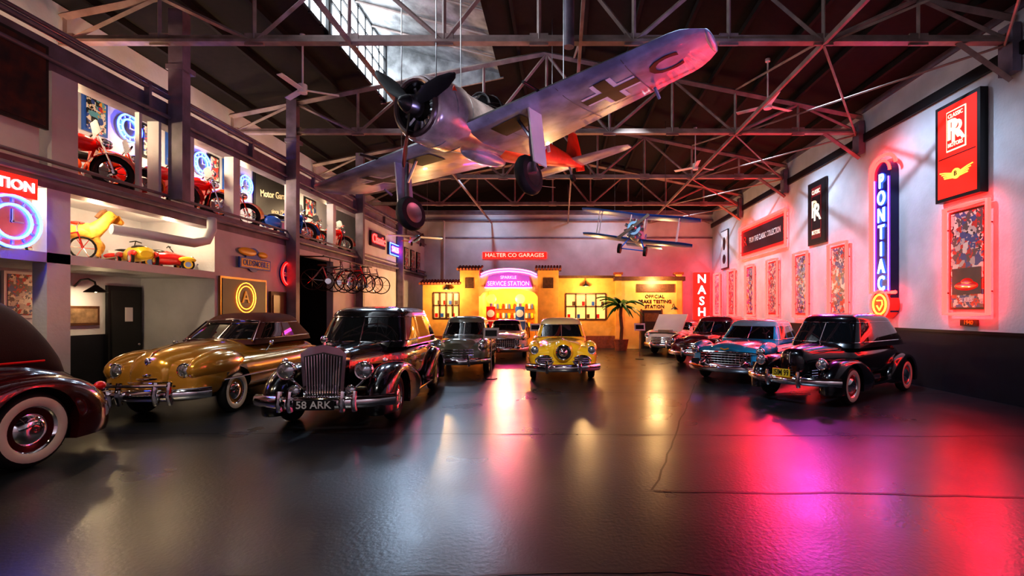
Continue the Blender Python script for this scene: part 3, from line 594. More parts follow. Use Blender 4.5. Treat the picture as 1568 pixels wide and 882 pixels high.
def wheel(q, x, y, r, w=.17, ww=True, rim=REDL, side=1):
    R = RUBBER; Wm = WWALL if ww else R; s_ = side
    pr = [(0, .09, CHROME), (.07*r/.36, .1, CHROME), (.34*r, .075, CHROME), (.42*r, .045, rim), (.58*r, .05, CHROME), (.62*r, .075, Wm), (.7*r, .088, Wm), (.86*r, .085, R), (.95*r, .065, R), (r, .03, R), (r, -.05, R), (.95*r, -.08, R), (.6*r, -.08, R), (0, -.08, R)]
    q.lathe([(a, b*w/.17, c) for a, b, c in pr], (x, y, r), (0, s_, 0), 36)
def fender(q, xc, zc, ra, af, ar, b, yc, hw, m, a0=-25, a1=205, pf=1.0, prr=1.0, zmin=.22):
    for s_ in (-1, 1):
        P_ = []
        for i in range(31):
            ph = radians(a0+(a1-a0)*i/30); c, sn = cos(ph), sin(ph); a = af if c > 0 else ar; pw = pf if c > 0 else prr
            Tx, Tz = xc-a*c, zc+b*math.copysign(abs(sn)**pw, sn); Lx, Lz = xc-ra*c, zc+ra*sn
            Tz = max(Tz, zmin); Lz = max(Lz, zmin)
            row = []
            for k in range(-7, 8):
                t = k/7*pi/2; f = max(cos(t), 0)**.85
                row.append((Lx+(Tx-Lx)*f, s_*(yc+hw*sin(t)), Lz+(Tz-Lz)*f))
            row.append((Lx, s_*(yc+hw-.02), Lz-.0)); row.append((Lx, s_*(yc-hw*.5), Lz))
            P_.append(row)
        q.grid(P_, m)
def headlamp(q, x, y, z, r, shell=CHROME, pod=None):
    for s_ in (-1, 1):
        q.lathe([(0, r*1.6, shell), (r*.6, r*1.3, shell), (r*.95, r*.5, shell), (r*1.05, 0, CHROME), (r*.95, -r*.18, CHROME), (r*.82, -r*.15, LENS), (r*.5, -r*.35, LENS), (0, -r*.42, LENS)], (x, s_*y, z), (1, 0, 0), 24)
def bumper(q, x, w, z, r=.05, curve=.2, over=(.35,), oh=.28, back=False):
    sg = -1 if back else 1
    q.tube([(x+sg*curve*(y/w)**2*(1+.6*abs(y/w)), y, z) for y in [w*k/8 for k in range(-8, 9)]], r, CHROME, n=10, sz=1.5)
    for o in over:
        for s_ in (-1, 1): q.tube([(x-sg*.04+sg*curve*(o/w)**2, s_*o, z-oh*.4), (x-sg*.09+sg*curve*(o/w)**2, s_*o, z), (x-sg*.05+sg*curve*(o/w)**2, s_*o, z+oh*.6)], .04, CHROME, n=8)
    for s_ in (-1, 1): q.tube([(x, s_*.3, z), (x+sg*.4, s_*.3, z)], .03, BLACKP)
def plate(q, x, z, txt, bg, fg, w=.5, h=.13):
    M = frame((x, 0, z), (0, -1, 0), (0, 0, 1))
    q.box((0, 0, 0), (w, h, .02), bg, M); q.text(txt, h*1.05, fg, M @ Matrix.Translation((0, 0, .012)), .003, fit=w*.86)
def place(q, name, front, h, sy=1):
    return q.obj(name, Matrix.Translation((front[0], front[1], 0)) @ Matrix.Rotation(math.atan2(-h[1], -h[0]), 4, 'Z') @ Matrix.Diagonal((1, sy, 1, 1)), angle=42)

BLK = paint('black_car_lacquer', (.004, .004, .006))
q = MB(); WR = .37
q.loft(hull_rings([(.22, .29, .45, 1.1), (.4, .33, .42, 1.18), (1.0, .42, .36, 1.21), (1.6, .56, .33, 1.23), (1.95, .72, .3, 1.24), (2.6, .8, .3, 1.23), (3.9, .8, .3, 1.2), (4.5, .72, .32, 1.12), (5.0, .58, .36, .9), (5.2, .42, .42, .72)], 3.0), BLK)
fender(q, .88, .37, .43, .84, 1.95, .56, .75, .22, BLK, prr=1.6, pf=.85); fender(q, 4.0, .37, .42, .95, 1.0, .6, .77, .2, BLK, pf=1.3, prr=1.1)
for s_ in (-1, 1): q.box((2.55, s_*.8, .3), (1.9, .26, .05), BLK); q.tube([(1.65, s_*.93, .31), (3.3, s_*.93, .31)], .015, CHROME)
cabin(q, 1.7, 4.7, 2.08, 4.2, 1.2, 1.83, .78, .64, BLK, BLK, rearq='g', bulge=.12)
q.prism([(-.28, .46), (.28, .46), (.33, 1.14), (.22, 1.22), (0, 1.27), (-.22, 1.22), (-.33, 1.14)], 0, .16, CHROME, frame((.28, 0, 0), (0, -1, 0), (0, 0, 1)))
q.prism([(-.23, .52), (.23, .52), (.28, 1.1), (0, 1.16), (-.28, 1.1)], .155, .165, mat('radiator_core', (.12, .12, .13), .4, .6, noise=.3), frame((.28, 0, 0), (0, -1, 0), (0, 0, 1)))
for k in range(13):
    y = -.245+k*.0408; z1 = 1.14-abs(y)*.2; q.cyl((.095, y*.9, .52), (.095, y, z1), .0125, CHROME, n=8)
q.tube([(.14, 0, 1.26), (.15, 0, 1.33), (.22, 0, 1.36)], .02, CHROME); q.ell((.13, 0, 1.35), (.03, .05, .05), CHROME)
headlamp(q, .18, .56, .88, .135); headlamp(q, .08, .4, .6, .08)
for s_ in (-1, 1): q.ell((.55, s_*.76, 1.0), (.07, .035, .035), CHROME); q.tube([(.3, s_*.55, .75), (.3, s_*.4, .6)], .02, CHROME); q.tube([(.3, s_*.2, .6), (.3, s_*.66, .62)], .018, CHROME)
bumper(q, -.1, 1.0, .45, .06, .2, (.36, .52)); plate(q, -.2, .44, '58 ARK', BLACKP, WHITEP, .56, .14)
for s_ in (-1, 1):
    for x in (.88, 4.0): wheel(q, x, s_*.8, WR, .17, False, REDL, s_)
    q.tube([(1.7, s_*.81, 1.13), (4.4, s_*.815, 1.1)], .012, CHROME); q.box((2.7, s_*.815, 1.03), (.16, .03, .03), CHROME); q.box((3.0, s_*.815, 1.03), (.16, .03, .03), CHROME)
    q.tube([(.45, s_*.3, 1.2), (1.75, s_*.55, 1.24)], .012, CHROME)
q.tube([(.3, 0, 1.21), (1.7, 0, 1.25)], .012, CHROME)
place(q, 'black_limousine', (-3.5, 7.0), (.06, -1))

GLD = paint('gold_metallic_lacquer', (.62, .33, .05), .45)
MAR = mat('maroon_canvas', (.08, .012, .014), .8, noise=.3, bump=.2, bscale=90)
q = MB()
bool_hull(q, hull_rings([(.02, .62, .42, .82), (.12, .82, .32, .97), (.5, .93, .26, 1.04), (1.2, .96, .23, 1.06), (2.5, .97, .22, 1.04), (3.9, .97, .23, 1.04), (4.7, .9, .27, .97), (5.15, .74, .33, .8), (5.3, .6, .4, .68)], 2.7), GLD,
          [(.92, .36, .43, .6, 1.3), (.92, .36, .43, -.6, -1.3), (4.1, .34, .4, .6, 1.3), (4.1, .34, .4, -.6, -1.3)])
q.loft(hull_rings([(-.03, .26, .5, .92), (.1, .4, .5, 1.08), (.5, .54, .5, 1.19), (1.2, .64, .5, 1.24), (1.75, .72, .5, 1.23), (2.4, .8, .5, 1.18), (4.0, .8, .5, 1.16), (4.6, .64, .5, 1.06), (5.1, .42, .5, .82)], 2.3), GLD)
for s_ in (-1, 1):
    q.ell((.72, s_*.7, .82), (.74, .25, .29), GLD, 24, 12)
    q.tube([(.5, s_*.955, .62), (2.5, s_*.985, .6), (4.6, s_*.93, .6)], .016, CHROME)
cabin(q, 1.75, 4.3, 2.35, 3.75, 1.2, 1.7, .78, .62, MAR, MAR, rearq='b', pill=((.42, .45), (.62, .66)))
q.tube([(1.72, -.72, 1.2), (2.2, -.58, 1.56), (2.14, 0, 1.6), (2.2, .58, 1.56), (1.72, .72, 1.2)], .022, CHROME)
headlamp(q, .04, .58, .82, .12, GLD)
for k in range(6):
    z = .46+k*.06; w = .62-.02*k*k; q.tube([(.0+.14*(y/w)**2-.06, y, z) for y in [w*j/6 for j in range(-6, 7)]], .018, CHROME, n=8)
q.tube([(-.04, 0, .92), (.1, 0, 1.1), (.6, 0, 1.21), (1.6, 0, 1.26)], .013, CHROME); q.ell((.0, 0, .97), (.04, .06, .06), CHROME)
bumper(q, -.18, .94, .46, .06, .24, (.3, .5), .34)
q.tube([(-.22, -.5, .62), (-.25, 0, .62), (-.22, .5, .62)], .025, CHROME)
for s_ in (-1, 1):
    for x in (.92, 4.1): wheel(q, x, s_*.84, .36, .17, True, GLD, s_)
    q.tube([(1.9, s_*.9, 1.0), (1.9, s_*1.0, 1.12)], .01, CHROME); q.ell((1.9, s_*1.02, 1.15), (.03, .06, .05), CHROME)
place(q, 'gold_convertible', (-6.5, 7.6), (.07, -1), .88)

MRL = paint('dark_maroon_lacquer', (.06, .004, .006))
CANV = mat('black_canvas', (.03, .014, .014), .75, noise=.3, bump=.2, bscale=90)
q = MB()
q.loft(hull_rings([(.22, .3, .5, 1.15), (.6, .36, .42, 1.2), (1.6, .6, .36, 1.26), (2.0, .74, .32, 1.3), (3.8, .76, .32, 1.3), (4.4, .7, .34, 1.2), (4.85, .58, .38, 1.02), (5.12, .42, .45, .78)], 3.0), MRL)
fender(q, .9, .42, .47, .8, 1.7, .6, .7, .2, MRL, prr=1.5); fender(q, 4.05, .42, .48, 1.05, 1.05, .62, .7, .22, MRL, pf=1.2, prr=.9)
for s_ in (-1, 1): q.box((2.5, s_*.77, .32), (1.8, .24, .05), BLACKP); q.tube([(1.8, s_*.77, 1.2), (4.3, s_*.73, 1.18)], .014, REDL)
q.loft(hull_rings([(1.9, .56, .9, 1.3), (2.15, .66, .9, 1.8), (2.5, .7, .9, 2.06), (3.2, .71, .9, 2.12), (3.8, .7, .9, 2.06), (4.25, .66, .9, 1.82), (4.6, .58, .85, 1.4), (4.8, .46, .8, 1.1)], 2.7), CANV)
for s_ in (-1, 1):
    for x in (2.75, 3.45): q.ell((x, s_*.685, 1.66), (.3, .03, .2), GLASS, 20, 10)
q.ell((4.22, 0, 1.72), (.12, .28, .14), GLASS)
q.tube([(1.88, -.6, 1.3), (2.1, -.56, 1.78), (2.08, 0, 1.84), (2.1, .56, 1.78), (1.88, .6, 1.3)], .02, CHROME)
headlamp(q, .3, .5, .95, .15)
q.prism([(-.26, .5), (.26, .5), (.3, 1.15), (0, 1.24), (-.3, 1.15)], 0, .1, CHROME, frame((.28, 0, 0), (0, -1, 0), (0, 0, 1)))
bumper(q, -.1, .85, .45); bumper(q, 5.26, .85, .47, .055, .22, (.35, .6), .34, True)
for s_ in (-1, 1):
    for x in (.9, 4.05): wheel(q, x, s_*.79, .425, .2, True, MRL, s_)
    q.ell((5.0, s_*.72, .78), (.08, .05, .06), REDL); q.tube([(5.15, s_*.8, .62), (5.24, s_*.6, .62), (5.3, 0, .62)], .03, CHROME)
place(q, 'maroon_touring_car', (-6.83, 1.4), (0, -1))

q = MB(); WR = .35
q.loft(hull_rings([(.12, .12, .5, .95), (.25, .28, .42, 1.04), (.8, .42, .36, 1.1), (1.3, .56, .32, 1.13), (1.7, .7, .3, 1.13), (3.0, .74, .3, 1.12), (3.7, .66, .32, 1.08), (4.15, .5, .36, .85), (4.38, .36, .42, .65)], 2.6), BLK)
fender(q, .8, .35, .41, .74, 1.3, .5, .69, .21, BLK, prr=1.3, pf=.75); fender(q, 3.55, .35, .4, .75, .8, .5, .71, .19, BLK, pf=1.2, prr=.9)
for s_ in (-1, 1): q.box((2.2, s_*.74, .3), (1.7, .22, .05), BLK); q.tube([(.5, s_*.36, 1.0), (3.9, s_*.72, 1.04)], .01, CHROME)
cabin(q, 1.42, 4.1, 1.82, 3.45, 1.1, 1.7, .7, .57, BLK, BLK, pill=((.38, .42), (.7, .75)), bulge=.14)
headlamp(q, .12, .6, .78, .105, BLK)
for k in range(9):
    z = .5+k*.05; w = .34-.02*k
    q.tube([(.3, -w, z), (.07+k*.008, 0, z), (.3, w, z)], .012, CHROME)
for s_ in (-1, 1): 
    for k in range(4): q.tube([(.3, s_*.34, .48+k*.05), (.33, s_*.44, .5+k*.05)], .01, CHROME)
q.tube([(.08, 0, .5), (.1, 0, .95), (.3, 0, 1.06), (1.3, 0, 1.14)], .012, CHROME)
bumper(q, -.12, .9, .46, .055, .22, (.3,), .28); plate(q, -.2, .6, 'ISIM 99', YELP, BLACKP, .34, .15)
for s_ in (-1, 1):
    for x in (.8, 3.55): wheel(q, x, s_*.79, WR, .16, True, REDL, s_)
place(q, 'black_sedan', (4.35, 9.35), (-.8, -.6))

def slab(name, front, h, col, roof, L=5.0, W=.95, H=1.52, hood=1.02, cab=(1.6, 4.1, 2.1, 3.6), kind='bars', fin=False, ww=True, trimz=.6, openhood=False, wr=.35):
    q = MB(); xf, xr = .9, L-1.25
    bool_hull(q, hull_rings([(.03, W*.72, .36, .78), (.15, W*.9, .3, .88), (.5, W*.98, .26, .93), (1.5, W, .24, .95), (L*.55, W, .24, .94), (L-1.2, W, .26, .95), (L-.35, W*.92, .3, .9), (L-.1, W*.8, .36, .8), (L, W*.68, .42, .68)], 3.2), col,
              [(xf, wr, wr+.06, W-.34, W+.4), (xf, wr, wr+.06, -W+.34, -W-.4), (xr, wr-.02, wr+.03, W-.34, W+.4), (xr, wr-.02, wr+.03, -W+.34, -W-.4)])
    if openhood:
        q.box((.75, 0, .9), (1.2, 1.2, .04), BLACKP); q.box((.95, 0, 1.3), (.05, 1.3, .95), col, ry=.75); q.box((.6, 0, .95), (.6, .5, .15), STEEL)
        q.loft(hull_rings([(1.45, .7, .5, 1.0), (1.6, .74, .5, 1.02), (cab[1], .76, .5, 1.0), (L-.3, .5, .5, .86)], 2.8), col)
    else:
        q.loft(hull_rings([(.02, .34, .5, hood-.14), (.15, .48, .5, hood-.05), (.6, .58, .5, hood), (1.4, .7, .5, hood+.02), (cab[1], .76, .5, hood), (L-.6, .6, .5, hood-.06), (L-.15, .42, .5, .84)], 2.6), col)
    for s_ in (-1, 1):
        q.ell((.65, s_*(W-.17), .82), (.62, .17, .19), col, 20, 10); q.ell((L-.7, s_*(W-.15), .84), (.7, .14, .2 if fin else .15), col, 20, 10)
        q.tube([(.35, s_*(W*.985), trimz), (1.5, s_*(W+.012), trimz), (L-.6, s_*(W*.975), trimz)], .018, CHROME)
        for x in (xf, xr): wheel(q, x, s_*(W-.13), wr, .16, ww, col, s_)
        if fin: q.loft([[(L-1.5, s_*(W-.1)+.02*k, .9+.02*j) for k, j in ((-1, -1), (1, -1), (1, 1), (-1, 1))], [(L-.1, s_*(W-.12)+.04*k, .95+.12*j) for k, j in ((-1, -1), (1, -1), (1, 1), (-1, 1))]], col); q.ell((L-.02, s_*(W-.12), .98), (.06, .05, .08), REDL)
    cabin(q, cab[0], cab[1], cab[2], cab[3], hood-.02, H, W*.79, W*.64, col, roof, bulge=.14)
    headlamp(q, .06, W-.19, .8, .1, col)
    if kind == 'bars':
        for k in range(5): z = .46+k*.065; w = W*.66; q.tube([(.0+.12*(y/w)**2-.03, y, z) for y in [w*j/6 for j in range(-6, 7)]], .02, CHROME, n=8)
        bumper(q, -.14, W, .42, .06, .26, (.35,))
    elif kind == 'egg':
        w = W*.62; q.box((.04, 0, .6), (.1, 2*w, .28), BLACKP)
        for k in range(5): q.tube([(-.03, -w, .48+k*.06), (-.05, 0, .48+k*.06), (-.03, w, .48+k*.06)], .01, CHROME)
        for k in range(15): q.box((-.03, -w+2*w*k/14, .6), (.03, .014, .27), CHROME)
        q.tube([(.12, -W*.9, .72), (-.02, -w, .76), (-.06, 0, .77), (-.02, w, .76), (.12, W*.9, .72)], .025, CHROME)
        bumper(q, -.14, W, .38, .075, .26, (), .3)
        for s_ in (-1, 1): q.lathe([(.0, .3, CHROME), (.05, .26, CHROME), (.1, .1, CHROME), (.12, 0, CHROME), (.12, -.1, CHROME)], (-.05, s_*.5, .5), (-1, 0, 0), 18); q.box((.02, s_*(W-.24), .52), (.14, .2, .12), CHROME)
        q.tube([(-.07, -.1, .86), (-.09, 0, .83), (-.07, .1, .86)], .02, YELP)
    elif kind == 'bullet':
        q.lathe([(.3, .28, col), (.27, .02, col), (.21, -.08, col), (.19, -.12, CHROME), (.16, -.13, CHROME), (.14, -.08, BLACKP), (.125, -.08, CHROME), (.1, -.18, CHROME), (.05, -.26, CHROME), (0, -.28, CHROME)], (.02, 0, .76), (1, 0, 0), 28)
        for s_ in (-1, 1):
            q.ell((.05, s_*.46, .55), (.08, .2, .1), mat('grille_grey', (.1, .1, .1), .4, .5, noise=.3)); q.tube([(.0+.05*abs(cos(t*pi/8)), s_*.46+.22*cos(t*pi/8), .55+.115*sin(t*pi/8)) for t in range(16)], .028, CHROME, closed=True)
            for k in range(3): q.tube([(-.04, s_*.28, .5+k*.05), (-.04, s_*.62, .5+k*.05)], .013, CHROME)
        q.tube([(.0, 0, .98), (.3, 0, hood), (1.5, 0, hood+.03)], .014, CHROME); q.ell((.15, 0, hood+.02), (.1, .03, .05), CHROME)
        bumper(q, -.22, W, .38, .065, .26, (.4,), .28)
    q.tube([(cab[0]-.02, -W*.7, hood+.02), (cab[0]-.14, 0, hood+.03), (cab[0]-.02, W*.7, hood+.02)], .014, CHROME)
    bumper(q, L+.12, W, .42, .055, .2, (.4,), .25, True)
    return place(q, name, front, h)
YEL = paint('yellow_lacquer', (1.0, .62, .03)); YROOF = paint('cream_yellow_lacquer', (.95, .8, .4))
SKYB = paint('sky_blue_lacquer', (.03, .45, .78)); SKYR = paint('pale_blue_lacquer', (.3, .6, .72))
GRN = paint('grey_green_lacquer', (.2, .25, .19)); PMR = paint('plum_lacquer', (.12, .01, .03)); WHC = paint('white_lacquer', (.85, .85, .83))
slab('yellow_coupe', (.04, 12.0), (.03, -1), YEL, YROOF, L=4.9, W=.9, H=1.56, hood=1.04, cab=(1.65, 4.0, 2.1, 3.5), kind='bullet')
slab('blue_hardtop_car', (4.05, 11.95), (-.62, -.78), SKYB, SKYR, L=5.2, W=1.0, H=1.52, hood=1.0, cab=(1.75, 4.2, 2.3, 3.7), kind='egg', fin=True)
slab('plum_sedan', (4.3, 15.7), (-.6, -.8), PMR, PMR, L=5.0, W=.96, H=1.58, kind='bars')
slab('white_roadster', (4.0, 19.6), (-.6, -.8), WHC, BLK, L=3.8, W=.82, H=1.3, hood=.95, cab=(1.7, 3.1, 2.1, 2.8), kind='bars', openhood=True)
slab('green_sedan', (-2.85, 13.1), (.06, -1), GRN, GRN, L=4.2, W=.86, H=1.6, hood=1.05, kind='bars', cab=(1.5, 3.6, 1.9, 3.2))
slab('white_convertible', (-2.1, 17.8), (.08, -1), WHC, BLK, L=4.1, W=.86, H=1.42, hood=.98, kind='egg', cab=(1.6, 3.4, 2.1, 3.0))
q = MB(); q.cyl((0, 0, 0), (0, 0, .02), .16, BLACKP); q.cyl((0, 0, .02), (0, 0, 1.1), .015, CHROME); q.box((0, -.02, 1.2), (.4, .02, .28), WHITEP, rx=-.25); q.box((0, -.035, 1.2), (.3, .01, .16), BLACKP, rx=-.25)
pl = q.mesh('placard_stand')
for x, y in ((-1.85, 12.7), (-.95, 17.6), (2.9, 18.0)): inst(pl, 'placard_stand', TR(x, y, 0))

# ------------------------------------------------------------------ fighter plane
PLU = mat('plane_underside_paint', (.46, .49, .66), .3, .2, noise=.5, nscale=2.5, coat=.5)
PLT = mat('plane_topside_paint', (.18, .19, .22), .45, .2, noise=.5, nscale=3)
PRED = mat('plane_red_paint', (.9, .07, .02), .4, .1, noise=.3, nscale=3)
COWL = mat('plane_cowling_metal', (.72, .62, .64), .25, .4, noise=.5, nscale=3, coat=.6)
q = MB()
def fring(x, w, zb, zt, n=2.2): return [(x, a, b) for a, b in sell(w, zb, zt, n, 28)]
def frings(st, K=4):
    R = []
    for i in range(len(st)-1):
        a, b, c, d = st[max(i-1, 0)], st[i], st[i+1], st[min(i+2, len(st)-1)]
        for k in range(K): x, w, zb, zt = [cr(a[j], b[j], c[j], d[j], k/K) for j in range(4)]; R.append(fring(x, w, zb, zt))
    R.append(fring(*st[-1])); return R
ZA = .17
q.loft(frings([(1.52, .40, ZA-.40, ZA+.40), (1.5, .48, ZA-.48, ZA+.48), (1.4, .53, ZA-.53, ZA+.53), (1.1, .57, ZA-.57, ZA+.57), (.72, .57, ZA-.57, ZA+.57)]), COWL, cap=False)
q.lathe([(.41, 0, BLACKP), (.38, -.25, BLACKP), (.0, -.25, BLACKP)], (1.5, 0, ZA), (1, 0, 0), 28)
q.tube([(1.52, .44*cos(t*pi/14), ZA+.44*sin(t*pi/14)) for t in range(28)], .05, mat('cowl_ring_dark', (.12, .08, .08), .3, .6, noise=.3), closed=True, n=8)
for k in range(14): a = k*pi/7; q.cyl((1.35, .2*cos(a), ZA+.2*sin(a)), (1.35, .38*cos(a), ZA+.38*sin(a)), .05, STEEL, n=8)
q.loft(frings([(.74, .555, ZA-.555, ZA+.55), (.4, .5, ZA-.53, ZA+.52), (0, .46, ZA-.5, ZA+.52), (-.6, .43, ZA-.46, ZA+.5)]), COWL, cap=True)
q.loft(frings([(-.58, .43, ZA-.46, ZA+.5), (-1.4, .38, ZA-.4, ZA+.44), (-2.4, .3, ZA-.28, ZA+.36), (-3.5, .2, ZA-.12, ZA+.28), (-4.4, .11, ZA+.0, ZA+.22), (-4.8, .04, ZA+.06, ZA+.18)]), PRED)
q.lathe([(.0, .32, BLACKP), (.07, .28, BLACKP), (.14, .15, STEEL), (.18, 0, STEEL), (.18, -.08, STEEL), (0, -.1, STEEL)], (1.58, 0, ZA), (1, 0, 0), 22)
for a in (radians(8), radians(128), radians(248)):
    R = []
    M = Matrix.Translation((1.64, 0, ZA)) @ Matrix.Rotation(a, 4, 'X')
    for t, c in ((.1, .05), (.25, .09), (.5, .13), (.8, .12), (1.0, .07), (1.06, .02)):
        tw = radians(65-45*t); R.append([(c*cos(p*pi/4)*cos(tw)-.018*sin(p*pi/4)*sin(tw), t*.95, c*cos(p*pi/4)*sin(tw)+.018*sin(p*pi/4)*cos(tw)) for p in range(8)])
    q.loft(R, BLACKP, True, M)
q.loft([fring(x, w, ZA+.2, z) for x, w, z in ((.0, .2, ZA+.5), (-.3, .26, ZA+.78), (-.7, .27, ZA+.84), (-1.2, .24, ZA+.72), (-1.8, .14, ZA+.44))], GLASS)
for x, w, z in ((-.3, .27, ZA+.79), (-.7, .28, ZA+.85), (-1.2, .25, ZA+.73)): q.tube([(x, w*cos(t*pi/8), ZA+.5+(z-ZA-.5)*sin(t*pi/8)) for t in range(9)], .015, PLT)
for x, r in ((1.12, .572), (.72, .572)): q.tube([(x, r*cos(t*pi/14), ZA+r*sin(t*pi/14)) for t in range(28)], .008, PLT, closed=True, n=4)
HS = 4.5
def wle(y): t = abs(y)/HS; e = max(0, (t-.9)/.1); return .92-.34*t-.3*e*e
def wte(y): t = abs(y)/HS; e = max(0, (t-.9)/.1); return -1.5+.62*t+.28*e*e
def wth(y): return .16*(1-abs(y)/HS*.6)*(1 if abs(y)/HS < .95 else .5)
def wz(y): return -.14+abs(y)*.055
prof = [(0, 0), (.03, .45), (.12, .85), (.3, 1), (.55, .8), (.8, .38), (1, .03)]
ys = [HS*k/30 for k in range(-30, 31)]
for sg, mm in ((1, PLT), (-.8, PLU)):
    R = []
    for y in ys:
        le, te = wle(y), wte(y); c = le-te; th = wth(y)
        R.append([(le-c*u, y, wz(y)+sg*th*v) for u, v in prof])
    q.grid(R, mm)
for y in (-HS, HS): le, te = wle(y), wte(y); q.ell(((le+te)/2, y, wz(y)), ((le-te)/2, .06, .05), PLU)
def wbot(x, y):
    le, te = wle(y), wte(y); u = min(max((le-x)/(le-te), 0), 1); v = 0
    for (u0, v0), (u1, v1) in zip(prof, prof[1:]):
        if u <= u1: v = v0+(v1-v0)*(u-u0)/(u1-u0); break
    return wz(y)-wth(y)*v*.8-.008
def decal(x0, x1, y0, y1, m, off=0, n=6):
    q.grid([[(x0+(x1-x0)*i/n, y0+(y1-y0)*j/n, wbot(x0+(x1-x0)*i/n, y0+(y1-y0)*j/n)-off) for j in range(n+1)] for i in range(n+1)], m)
DB = mat('decal_black', (.006, .006, .008), .5, noise=.1); DW = mat('decal_white', (.95, .95, .95), .5, noise=.05)
for yc in (2.8, -2.8):
    xc = -.16; s_ = .5; w = .11
    decal(xc-s_*.97, xc+s_*.97, yc-w-.08, yc+w+.08, DW, 0); decal(xc-w-.08, xc+w+.08, yc-s_*.97, yc+s_*.97, DW, 0)
    decal(xc-s_, xc+s_, yc-w, yc+w, DB, .006); decal(xc-w, xc+w, yc-s_, yc+s_, DB, .006)
yc = 3.78
def warpC(v):
    x = -.14+v.y; y = yc+v.x; return Vector((x, y, wbot(x, y)-.006))
q.text('C', .8, DB, Matrix.Identity(4), 0, warp=warpC)
for y in (-2.2, -.9, .9, 2.2, 3.3, -3.3): decal(wte(y)+.02, wle(y)-.05, y-.006, y+.006, PLT, .001, 6)
for s_ in (-1, 1): decal(wte(3)+.28, wte(3)+.3, s_*1.9 if s_ > 0 else -4.1, 4.1 if s_ > 0 else -1.9, PLT, .001, 12); q.cyl((wle(1.9)-.1, s_*1.9, .0), (wle(1.9)+.4, s_*1.9, .0), .025, BLACKP); q.tube([(wte(3.4)+.3, s_*3.4, wz(3.4)-.08), (wte(3.4)+.1, s_*3.4, wz(3.4)-.2)], .03, PLU)
for s_ in (-1, 1):
    y = s_*1.5
    decal(.05, .55, y-.75 if s_ > 0 else y+.1, y-.1 if s_ > 0 else y+.75, DB, .004)
    q.tube([(.35, y, -.1), (.5, y, -.7), (.58, y, -1.2)], .05, STEEL, n=8); q.tube([(.36, y-s_*.3, -.1), (.48, y, -.6)], .03, STEEL)
    q.box((.45, y+s_*.1, -.6), (.4, .03, .95), PLU if s_ < 0 else WHITEP, ry=-.12)
    q.lathe([(0, -.09, STEEL), (.16, -.08, STEEL), (.2, -.1, RUBBER), (.3, -.09, RUBBER), (.34, -.03, RUBBER), (.34, .03, RUBBER), (.3, .09, RUBBER), (.2, .1, STEEL), (.16, .08, STEEL), (0, .09, STEEL)], (.6, y-s_*.1, -1.22), (0, 1, 0), 28)
q.ell((-.2, 0, -.36), (.7, .16, .14), PLU)
for s_ in (-1, 1):
    R = []
    for t in (0, .3, .6, .85, 1):
        le = -3.85-.3*t-(.12 if t == 1 else 0); te = -4.8+.1*t+(.1 if t == 1 else 0); y = s_*1.6*t; th = .05*(1-.6*t)
        R.append([(le-(le-te)*(.5-.5*cos(k*pi/6)), y, ZA+.12+th*sin(k*pi/6)) for k in range(12)])
    q.loft(R, PLU)
R = []
for t in (0, .3, .6, .85, 1):
    le = -3.85-.5*t; te = -4.95+.12*t*t; z = ZA+.15+.85*t; th = .05*(1-.6*t)
    R.append([(le-(le-te)*(.5-.5*cos(k*pi/6)), th*sin(k*pi/6), z) for k in range(12)])
q.loft(R, PRED); q.loft([[(-4.45, a, ZA-.1+b) for a, b in ((-.03, 0), (.03, 0), (.03, .4), (-.03, .4))], [(-4.95, a, ZA+b) for a, b in ((-.02, 0), (.02, 0), (.02, .3), (-.02, .3))]], PRED)
q.tube([(-4.0, 0, ZA), (-4.1, 0, ZA-.3)], .03, STEEL); q.cyl((-4.12, -.04, ZA-.33), (-4.12, .04, ZA-.33), .1, RUBBER, n=16)
for s_ in (-1, 1):
    M = frame((-2.2, s_*.345, ZA+.04), (-s_, 0, 0), (0, 0, 1)); q.text('31', .42, WHITEP, M, .03, sx=1.1)
    q.prism([(-.95, ZA-.2), (-.8, ZA+.05), (-.65, ZA-.2)], 0, .02, PRED, frame((.3, s_*.52, .25), (-s_, 0, 0), (0, 0, 1)))
Fv = Vector((-.473, -.872, -.09)).normalized(); Wv = Vector((.863, -.489, .135)); Wv = (Wv-Fv*Wv.dot(Fv)).normalized(); Uv = Fv.cross(Wv)
PM_ = Matrix.Identity(4)
for i in range(3): PM_[i][0] = Fv[i]; PM_[i][1] = Wv[i]; PM_[i][2] = Uv[i]
PM_[0][3], PM_[1][3], PM_[2][3] = -1.68, 9.38, 5.14
inv = PM_.inverted()
for p in ((.6, .3, ZA+.5), (.6, -.3, ZA+.5), (-3.2, 0, ZA+.3), (0, 2.0, .1), (0, -2, .1)):
    w = PM_ @ Vector(p); q.cyl(p, inv @ Vector((w.x, w.y, rz(w.x)-.1 if not (-5.5 < w.x < -1.9 and 4 < w.y < 15) else 9.0)), .01, STEEL, n=6)
q.obj('fighter_airplane', PM_, angle=40)

